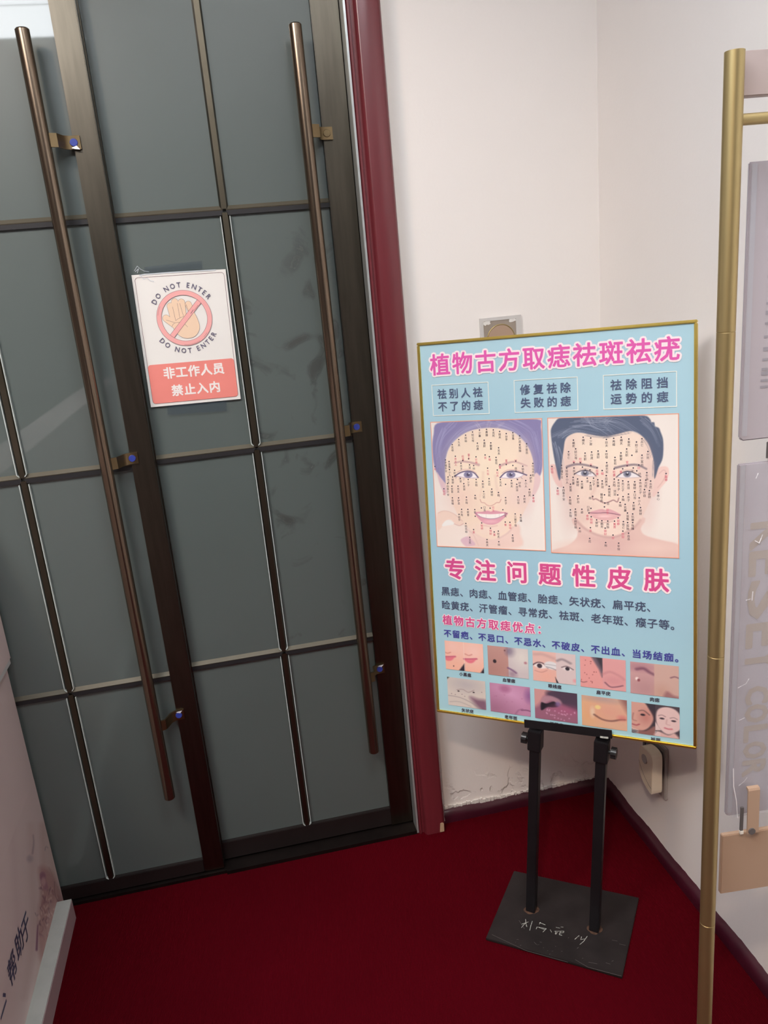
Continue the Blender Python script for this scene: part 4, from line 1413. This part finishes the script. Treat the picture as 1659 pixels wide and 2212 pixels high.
def t10(c):
    c.C[:] = (52, 46, 56)
    c.poly([(-.05, -.05), (.24, -.05), (.38, .20), (.46, .45), (.40, .70), (.28, .86), (.12, .90), (-.05, .78)], (214, 160, 146), 1, .02)
    c.ell(.30, .45, .12, .2, (184, 110, 104), .6, .8)
    c.stroke([(.16, .27), (.26, .24), (.38, .36)], .025, (100, 70, 70), .9, .015)
    c.ell(.24, .38, .05, .035, (50, 40, 48), 1, .3)
    c.stroke([(.04, .36), (.02, .56), (.10, .60)], .02, (150, 96, 90), .8, .02)
    c.stroke([(.02, .72), (.10, .74), (.16, .70)], .03, (150, 50, 66), .9, .02)
    c.poly([(.14, .90), (.30, .88), (.5, .70), (.5, 1.1), (.1, 1.1)], (150, 100, 94), .9, .03)
    for k in range(5):
        c.stroke([(-.02, .84 + .05 * k), (.14, .90 + .05 * k)], .016, (230, 230, 230), .8, .01)
    c.poly([(.50, -.1), (1.1, -.1), (1.1, 1.1), (.50, 1.1)], (70, 60, 68), 1, .005, False)
    c.poly([(.52, .30), (.58, .12), (.74, .04), (.92, .10), (1.02, .30), (1.02, .66), (.90, .82), (.76, .90), (.62, .80), (.53, .60)], (230, 196, 192), 1, .02)
    c.poly([(.50, .55), (.62, .80), (.50, .82)], (226, 196, 192), 1, .01, False)
    for x in (.64, .88):
        c.ell(x, .42 + (x - .64) * .15, .05, .028, (60, 46, 56), 1, .3)
        c.stroke([(x - .07, .34 + (x - .64) * .15), (x, .31 + (x - .64) * .15), (x + .07, .35 + (x - .64) * .15)], .02, (140, 106, 110), .8, .015)
    c.stroke([(.74, .44), (.73, .58), (.80, .60)], .015, (200, 150, 148), .8, .02)
    c.stroke([(.70, .71), (.77, .73), (.84, .72)], .035, (204, 96, 110), .95, .02)
    c.poly([(.54, .84), (.76, .92), (.90, .84), (1.0, 1.1), (.5, 1.1)], (222, 178, 172), 1, .03)
    for k in range(4):
        c.stroke([(.50, .86 + .05 * k), (.60, .90 + .05 * k)], .016, (235, 235, 235), .8, .01)
    return c


caps = ['小黑痣', '血管痣', '眼线痣', '扁平疣', '肉痣', '矢状疣', '老年斑', '汗管瘤', '睑黄疣', '祛斑']
plab = ['two smiling lower faces', 'cheek with a black mole', 'eye pushed by a swab and open eye', 'pink temple and closed eye', 'mole below an eyelid',
        'beige skin with small warts', 'mauve cheek', 'dark eye with milia', 'yellow bump over a closed eye', 'two faces of a dark haired woman']
mc = MB()
for i, f_ in enumerate((t1, t2, t3, t4, t5, t6, t7, t8, t9, t10)):
    r_, k_ = divmod(i, 5)
    x0 = -0.2705 + 0.1088 * k_ + (0.0015 if r_ else 0)
    w_ = 0.0978 + 0.0005 * k_
    y1 = (0.1868 - 0.0014 * k_) if r_ == 0 else (0.0945 - 0.0013 * k_)
    print_grid('photo_print', pf, x0, x0 + w_, y1 - 0.0722, y1, 96, 72, Z, th(f_), po, haze=0.06, label='small printed photo: ' + plab[i])
    s_ = caps[i]
    cx = x0 + w_ * 0.5 + 0.0005
    cy = y1 - 0.0722 - 0.0090
    hw_ = 0.0105 * (len(s_) - 1) / 2 * 1.0
    line(mc, pf, s_, (cx - hw_, cy), (cx + hw_, cy - .0002), 0.0102, Z, bold=0.0003)
mc.build('caption_lettering', 'ink_black', po, kind='stuff')

# ================================================================== black floor stand
st = thing('floor_stand', (0.6215, 1.507, 0), 'black metal two-leg poster stand with a chalk-marked square base plate on the red carpet', 'stand')
PC = [(0.5675, 1.6985), (0.8310, 1.5165), (0.6795, 1.3140), (0.4230, 1.5050)]
mb = MB()
mb.prism(PC[::-1], lambda a, b, t: (a, b, t), 0.0006, 0.0075)
bp_ = mb.build('base_plate', 'black_plate', st, bevel=0.0012)
lb, rb = Vector((0.561, 1.558, 0.0075)), Vector((0.682, 1.456, 0.0075))
lt, rt = Vector((0.5885, 1.5505, 0.5200)), Vector((0.7085, 1.4570, 0.5225))
bx = (rt - lt).normalized()
ax_l = (lt - lb).normalized()
bn = bx.cross(ax_l).normalized()
bu = bn.cross(bx).normalized()
LEG = []
for p, q in ((lb, lt), (rb, rt)):
    d = (q - p).normalized()
    a = (bx - d * bx.dot(d)).normalized()
    b = d.cross(a)
    LEG.append((p, q, d, a, b))
    MB().obox(p, a, b, d, (-0.0115, 0.0115), (-0.0115, 0.0115), (0, (q - p).length)).build('upright', 'black_metal', st, bevel=0.0015)
    MB().obox(p, a, b, d, (-0.0155, 0.0155), (-0.0150, 0.0150), ((q - p).length - 0.052, (q - p).length)).build('sleeve', 'black_metal', st, bevel=0.0015)
    m = MB()
    n = 22
    rr = random.Random(int(p.x * 1000))
    V = [p + Vector((0, 0, 0.0065))]
    V = [Vector((p.x, p.y, 0.010))] + [Vector((p.x + (0.0175 + rr.uniform(-.003, .003)) * math.cos(2 * PI * i / n), p.y + (0.0165 + rr.uniform(-.003, .003)) * math.sin(2 * PI * i / n), 0.0076)) for i in range(n)]
    m.add(V, [(0, 1 + i, 1 + (i + 1) % n) for i in range(n)])
    m.build('weld_rust', 'rust', st, label='rusty weld at the foot of the upright')
# u channel the poster sits in
ca, cb = -0.0755, 0.1250
pl, pr = Vector(pf(ca, 0.0)), Vector(pf(cb, 0.004))
cu = (pr - pl).normalized()
cn = Vector(PN)
cn = (cn - cu * cn.dot(cu)).normalized()
cv = cn.cross(cu).normalized()
cl_ = (pr - pl).length
m = MB()
m.obox(pl, cu, cv, cn, (0, cl_), (-0.0025, 0.0150), (0.0065, 0.0085))
m.obox(pl, cu, cv, cn, (0, cl_), (-0.0025, 0.0150), (-0.0200, -0.0180))
m.obox(pl, cu, cv, cn, (0, cl_), (-0.0045, -0.0020), (-0.0200, 0.0085))
m.build('crossbar', 'black_metal', st, label='black channel bar that holds the poster edge')
MB().obox(pl + cu * (cl_ - .026), cu, cv, cn, (0, 0.018), (-0.0055, -0.0015), (0.0075, 0.0098)).build('worn_patch', 'chalk', st, label='pale scraped spot on the bar end')
for (p, q, d, a, b), s_ in zip(LEG, (-1, 1)):
    o = q - d * (0.030 if s_ < 0 else 0.028)
    k0 = o + a * (s_ * 0.0155)
    kn = MB().tube(k0, k0 + a * (s_ * 0.005), 0.0045, n=14)
    kp = kn
    c0, c1 = k0 + a * (s_ * 0.005), k0 + a * (s_ * 0.017)
    e1, e2 = b, d
    V, nn = [], 28
    for cc in (c0, c1):
        V += [cc + (e1 * math.cos(2 * PI * i / nn) + e2 * math.sin(2 * PI * i / nn)) * (0.0135 if i % 4 < 2 else 0.0120) for i in range(nn)]
    kn.add(V, [tuple(range(nn)), tuple(range(nn, 2 * nn))] + [(i, (i + 1) % nn, nn + (i + 1) % nn, nn + i) for i in range(nn)])
    kn.build('clamp_knob', 'black_plastic', st)
# chalk writing and scratches on the plate
pcx = frame_fn((0, 0, 0.0079), (1, 0, 0), (0, 1, 0), (0, 0, 1))
e0 = Vector((0.8310 - 0.5675, 1.5165 - 1.6985, 0)).normalized()
e1 = Vector((-e0.y, e0.x, 0))
pw = frame_fn((0.423, 1.505, 0.0079), e0, e1, (0, 0, 1))
PLH = homog([(390, -150 + 0), (1530, 30), (1340, 970), (-280, 500)], [(0.0, 0.25), (0.32, 0.25), (0.32, 0.0), (0.0, 0.0)])
PXY = homog([(61, -299), (1549, 22), (1349, 973), (-276, 509)], [PC[0], PC[1], PC[2], PC[3]])
wp = lambda x, y: happly(PXY, x, y)
strokes = [[(150, 345), (230, 318)], [(198, 285), (208, 370)], [(195, 330), (150, 385)], [(200, 330), (215, 375)], [(278, 310), (262, 360), (248, 418)],
           [(365, 325), (432, 352)], [(375, 322), (362, 345)], [(335, 378), (325, 402)], [(340, 378), (445, 398), (405, 438)], [(360, 385), (430, 410)],
           [(493, 412), (508, 440)], [(562, 382), (605, 392)], [(620, 378), (645, 380)], [(560, 425), (552, 462)], [(545, 430), (655, 428), (650, 445), (600, 452)], [(575, 440), (560, 465)], [(615, 430), (600, 470), (630, 478)],
           [(835, 480), (785, 525)], [(865, 495), (855, 530), (905, 520)], [(932, 490), (890, 550), (845, 588)]]
m = MB()
for s_ in strokes:
    ribbon(m, pcx, [wp(*p) for p in s_], 0.0013, 0.0)
m.build('chalk_writing', 'chalk', st, kind='stuff', label='white handwritten chalk marks on the plate')
m = MB()
rnd = random.Random(12)
for s_ in ([(1230, 535), (1290, 548)], [(1315, 582), (1390, 598)], [(1155, 808), (1205, 822)], [(1225, 790), (1245, 780)], [(790, 770), (940, 860), (1340, 968)], [(-200, 470), (200, 660), (700, 800)], [(120, 300), (185, 400)], [(950, 800), (1050, 820)], [(300, 560), (330, 590)]):
    ribbon(m, pcx, [wp(*p) for p in s_], 0.0009, 0.0001)
for k in range(16):
    x, y = rnd.uniform(50, 900), rnd.uniform(480, 760)
    if y < 0.29 * x + 590:
        ribbon(m, pcx, [wp(x, y), wp(x + rnd.uniform(-20, 30), y + rnd.uniform(-6, 12))], rnd.uniform(0.0005, 0.0012), 0.0001)
m.build('scratches', 'scratch', st, kind='stuff')

# ================================================================== back wall plate above the poster
pl_ = thing('wall_plate', (0.6915, YB, 1.385), 'square grey metal wall plate with a round cover above the poster top', 'wall plate')
px0, px1, pz0, pz1 = 0.644, 0.739, 1.335, 1.430
m = MB()
for a in ((px0 - .006, px0 + .003, pz0 - .006, pz1 + .006), (px1 - .006, px1 + .008, pz0 - .006, pz1 + .006), (px0 + .003, px1 - .006, pz1 - .002, pz1 + .006), (px0 + .003, px1 - .006, pz0 - .006, pz0 + .002)):
    m.box(a[0], a[1], YB - 0.006, YB + .0005, a[2], a[3])
m.build('plaster_rim', 'plate_rim', pl_)
MB().box(px0, px1, YB - 0.004, YB + .0005, pz0, pz1).build('steel_plate', 'plate_steel', pl_, bevel=0.0008)
MB().torus(((px0 + px1) / 2 + .001, YB - 0.0042, 1.3805), (1, 0, 0), (0, 0, 1), 0.0365, 0.0014).build('ring', 'brass_tube', pl_, smooth=True)
MB().tube(((px0 + px1) / 2 + .001, YB - 0.0052, 1.3805), ((px0 + px1) / 2 + .001, YB - 0.003, 1.3805), 0.0350, n=36).build('round_cover', 'shelf_plate', pl_, smooth=True)
for cx, cz, s_ in ((px0 + .012, pz1 - .006, 1), (px1 - .014, pz1 - .005, 2)):
    m = MB()
    rr = random.Random(s_)
    V = [(cx + (0.011 + rr.uniform(-.004, .002)) * math.cos(t * PI / 6), YB - 0.0056, cz + (0.0065 + rr.uniform(-.003, .002)) * math.sin(t * PI / 6)) for t in range(12)]
    V2 = [(x, YB - 0.0038, z) for x, _, z in V]
    m.add(V + V2, [tuple(range(12)), tuple(range(12, 24))] + [(i, (i + 1) % 12, 12 + (i + 1) % 12, 12 + i) for i in range(12)])
    m.build('plaster_blob', 'caulk', pl_)

# ================================================================== socket and plug-in device low on the right wall
sk = thing('wall_socket', (XR, 1.668, 0.27), 'grey wall socket plate low on the right wall behind the poster corner', 'socket')
MB().box(XR - 0.009, XR + .0005, 1.613, 1.719, 0.195, 0.345).build('socket_plate', 'grey_plastic', sk, bevel=0.002)
MB().box(XR - 0.021, XR - 0.009, 1.622, 1.708, 0.235, 0.335).build('socket_insert', 'dark_plastic', sk, bevel=0.004)
for k, (y, z) in enumerate(((1.690, 0.318), (1.672, 0.306))):
    MB().box(XR - 0.0225, XR - 0.0205, y - .002, y + .002, z - .005, z + .005).build('slot', 'dark_gap_shade', sk)
dv = thing('plug_in_device', (0.928, 1.635, 0.27), 'ivory plug-in box with a round dark button on the right wall under the poster corner', 'plug-in device')
prof = catmull([(1.603, 0.330), (1.612, 0.343), (1.636, 0.345), (1.660, 0.338), (1.668, 0.322), (1.669, 0.275), (1.660, 0.250), (1.640, 0.236), (1.618, 0.229), (1.604, 0.232), (1.603, 0.280)], True)
mb = MB()
mb.prism(prof, lambda a, b, t: (t, a, b), 0.9135, 0.9425)
mb.build('housing', 'ivory_plastic', dv, bevel=0.0012, smooth=True)
mb = MB()
mb.tube((0.9140, 1.640, 0.312), (0.9118, 1.640, 0.312), 0.0125, n=24)
mb.build('button', 'grey_plastic', dv, smooth=True, label='round grey button')
fn = frame_fn((0.9132, 0, 0), (0, 1, 0), (0, 0, 1), (-1, 0, 0))
mb = MB()
ribbon(mb, fn, [(1.6055, 0.246), (1.620, 0.250), (1.638, 0.260), (1.655, 0.274), (1.668, 0.292)], 0.0012, 0.0002)
mb.build('seam', 'dark_gap_shade', dv)
MB().box(0.9425, 0.9440, 1.612, 1.664, 0.245, 0.335).build('plug_back', 'dark_plastic', dv)

# ================================================================== brass display rack at the right
th_ = math.radians(5.5)
RD = Vector((math.cos(th_), -math.sin(th_), 0))
RN = Vector((math.sin(th_), math.cos(th_), 0))       # away from the camera
RO_ = Vector((0.5957, 0.87, 0))
UP = Vector((0, 0, 1))
rk = thing('display_rack', (RO_.x, RO_.y, 0), 'tall brushed brass tube display rack at the right edge by the white wall', 'rack')
WR = 0.255                                            # spacing of the two poles
zs = [0.0, 0.590, 1.030, 1.455, 1.755]
for px in (-0.0075, WR):
    m = MB()
    for za, zb in zip(zs[:-1], zs[1:]):
        m.tube(RO_ + RD * px + UP * (za + (0.0003 if za else 0.012)), RO_ + RD * px + UP * (zb - 0.0003), 0.0108, n=28, bev=0.00025)
        if zb != zs[-1]:
            m.tube(RO_ + RD * px + UP * (zb - 0.001), RO_ + RD * px + UP * (zb + 0.001), 0.0102, n=24)
    m.build('pole', 'brass_tube', rk, smooth=True)
    MB().tube(RO_ + RD * px + RN * -0.15 + UP * 0.0118, RO_ + RD * px + RN * 0.15 + UP * 0.0118, 0.0108, n=20, bev=0.001).build('foot', 'brass_tube', rk, smooth=True)
for z in (1.6855, 0.16):
    MB().tube(RO_ + RD * -0.0075 + UP * z, RO_ + RD * WR + UP * z, 0.0062, n=18).build('crossbar', 'brass_tube', rk, smooth=True)


def rbox(m, a0, a1, n0, n1, z0, z1):
    return m.obox(RO_, RD, RN, UP, (a0, a1), (n0, n1), (z0, z1))


rbox(MB(), 0.006, WR - 0.014, 0.012, 0.026, 1.711, 1.757).build('header_plate', 'header_mauve', rk, bevel=0.001, label='dull mauve header plate at the top')
rbox(MB(), 0.0262, WR - 0.02, 0.026, 0.034, 0.611, 0.716).build('lower_plate', 'shelf_plate', rk, bevel=0.001, label='tan plate across the lower rack')

# panels hanging on the rack
rfn = frame_fn(RO_, RD, UP, -RN)


def rthing(name, a, z, label, cat):
    p = RO_ + RD * a + RN * 0.03
    return thing(name, (p.x, p.y, z), label, cat)


p1 = rthing('hanging_signboard', 0.13, 1.3146, 'upper plain lilac signboard hanging on the brass rack', 'signboard')
prof = [(0.0305, 1.6440), (0.0305, 1.3165), (0.0345, 1.3125), (0.226, 1.3125), (0.226, 1.6440)]
m = MB()
m.prism(prof, lambda a, b, t: RO_ + RD * a + RN * t + UP * b, 0.028, 0.033)
m.build('panel_body', 'lilac_panel', p1, bevel=0.0015)
m = MB()
rect(m, rfn, 0.0330, 0.0400, 1.3185, 1.6420, -0.0276)
m.build('edge_band', 'lilac_edge', p1, label='paler band down the left edge')
m = MB()
for k, z in enumerate((1.545, 1.512, 1.480, 1.468, 1.456, 1.440, 1.424, 1.412, 1.400, 1.394, 1.386, 1.378)):
    rect(m, rfn, 0.0590 - 0.0004 * k, 0.092, z, z + (0.0030 if k % 3 else 0.0048), -0.0276)
m.build('lettering', 'panel_ink_grey', p1, kind='stuff')

p2 = rthing('hanging_signboard', 0.13, 0.748, 'lower lilac signboard wrapped in clear film with sideways KESEY COLOR lettering', 'signboard')
prof = [(0.0305, 1.2822), (0.0305, 0.7520), (0.0350, 0.7475), (0.226, 0.7475), (0.226, 1.2822)]
m = MB()
m.prism(prof, lambda a, b, t: RO_ + RD * a + RN * t + UP * b, 0.028, 0.033)
m.build('panel_body', 'lilac_panel', p2, bevel=0.0015)
m = MB()
rect(m, rfn, 0.0330, 0.0400, 0.7540, 1.2800, -0.0276)
m.build('edge_band', 'lilac_edge', p2, label='paler band down the left edge')
m = MB()
for ch, z, wd, a0, a1 in (('K', 1.181, .036, .0515, .104), ('E', 1.142, .033, .0515, .104), ('S', 1.0895, .054, .0515, .104), ('E', 1.036, .034, .0515, .104), ('Y', 0.998, .036, .0515, .104),
                       ('C', 0.9435, .0255, .0545, .0870), ('O', 0.9143, .0262, .0545, .0870), ('L', 0.882, .0240, .0545, .0870), ('O', 0.8547, .0250, .0545, .0870), ('R', 0.825, .0240, .0545, .0870)):
    xs_ = [p[0] for p in GLY[ch][0]]
    ys_ = [p[1] for p in GLY[ch][0]]
    nat = (max(xs_) - min(xs_)) / (max(ys_) - min(ys_)) * (a1 - a0)
    m = MB()
    glyph(m, rfn, ch, (a0 + a1) / 2, z, a1 - a0, -0.0274, bold=0.0018, ang=-PI / 2, latin=True, sx=wd / nat)
    m.build('printed_letter', 'panel_ink', p2)
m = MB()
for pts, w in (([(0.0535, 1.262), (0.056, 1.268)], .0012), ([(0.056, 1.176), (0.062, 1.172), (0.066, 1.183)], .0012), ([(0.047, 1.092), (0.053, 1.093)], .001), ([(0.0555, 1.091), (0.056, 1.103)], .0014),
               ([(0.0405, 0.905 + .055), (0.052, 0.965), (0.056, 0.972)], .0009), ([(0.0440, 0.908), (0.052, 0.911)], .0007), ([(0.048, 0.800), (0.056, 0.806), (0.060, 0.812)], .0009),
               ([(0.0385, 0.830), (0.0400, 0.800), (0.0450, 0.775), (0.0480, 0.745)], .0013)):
    ribbon(m, rfn, pts, w, -0.0255)  # glints of the film drawn as pale strokes
m.build('film_glints', 'film_glint', p2, kind='stuff', label='pale strokes painted as glints on the film creases')
# crumpled film
m = MB()
nx_, nz_ = 26, 64
rr = random.Random(3)
V = []
for j in range(nz_ + 1):
    for i in range(nx_ + 1):
        a = 0.0400 + (0.222 - 0.0400) * i / nx_
        z = 0.7460 + (1.281 - 0.7460) * j / nz_
        e = 0.0 if i in (0, nx_) else rr.uniform(0, 0.0010) + 0.0006 * (1 + math.sin(a * 160 + z * 45))
        V.append(rfn(a, z, -0.0268 + e))
m.add(V, [(j * (nx_ + 1) + i, j * (nx_ + 1) + i + 1, (j + 1) * (nx_ + 1) + i + 1, (j + 1) * (nx_ + 1) + i) for j in range(nz_) for i in range(nx_)])
m.build('film_wrap', 'plastic_film', p2, smooth=True, label='clear crinkled film wrap')
# clips
for nm, a0, a1, z0, z1 in (('clip', 0.0570, 0.0745, 0.724, 0.796),):
    for off in (0.0, 0.115):
        m = MB()
        pr_ = [(0.0235, z1), (0.0250, z1 + .003), (0.030, z1 + .004), (0.030, z1 - .0), (0.0262, z1 - .001), (0.0242, z0), (0.0222, z0)]
        m.prism([(b, c) for b, c in pr_], lambda n_, z_, t: RO_ + RD * (t + off) + RN * (n_ - 0.0085) + UP * z_, a0, a1)
        cpo = m.build(nm, 'shelf_plate', rk, label='tan metal clip under the wrapped panel')
        MB().tube(RO_ + RD * ((a0 + a1) / 2 - .002 + off) + RN * 0.0155 + UP * (z0 + .004), RO_ + RD * ((a0 + a1) / 2 - .002 + off) + RN * 0.0120 + UP * (z0 + .004), 0.0052, n=16).build('clip_screw', 'dark_plastic', cpo, smooth=True)
        rbox(MB(), a0 - 0.0075 + off, a0 - 0.0035 + off, 0.0190, 0.0220, z0 + .002, z1 - .030).build('clip_leg', 'dark_plastic', cpo)
        rbox(MB(), a0 - 0.0078 + off, a0 - 0.0030 + off, 0.0180, 0.0222, z0 - .003, z0 + .002).build('clip_tip', 'white_rubber', cpo)
for off in (0.0, 0.115):
    rbox(MB(), 0.0665 + off, 0.082 + off, 0.022, 0.030, 1.284, 1.311).build('hanger', 'dark_plastic', rk, bevel=0.003)

# ================================================================== ceiling lights out of frame: one mirrored in the glass, one added
for k, (x0, x1, y0, y1, lab) in enumerate(((-1.35, -0.42, -0.36, 0.90, 'cool white ceiling light panel mirrored in the left door glass'),  # drawn longer than its mirror image to add light
                                            (0.0, 0.6, 0.16, 0.76, 'added unseen fill light panel over the camera, cool white and square'))):  # made-up panel, added only to brighten the walls
    cl2 = thing('ceiling_or_fill_light', ((x0 + x1) / 2, (y0 + y1) / 2, ZC), lab, 'ceiling light')
    m = MB()
    m.box(x0 - .025, x1 + .025, y0 - .025, y0, ZC - .014, ZC)
    m.box(x0 - .025, x1 + .025, y1, y1 + .025, ZC - .014, ZC)
    m.box(x0 - .025, x0, y0, y1, ZC - .014, ZC)
    m.box(x1, x1 + .025, y0, y1, ZC - .014, ZC)
    m.box(x0, x1, y0 + .42, y0 + .424, ZC - .014, ZC - .006)
    m.build('frame', 'led_frame', cl2)
    MB().box(x0, x1, y0, y1, ZC - .010, ZC).build('diffuser', 'led', cl2)
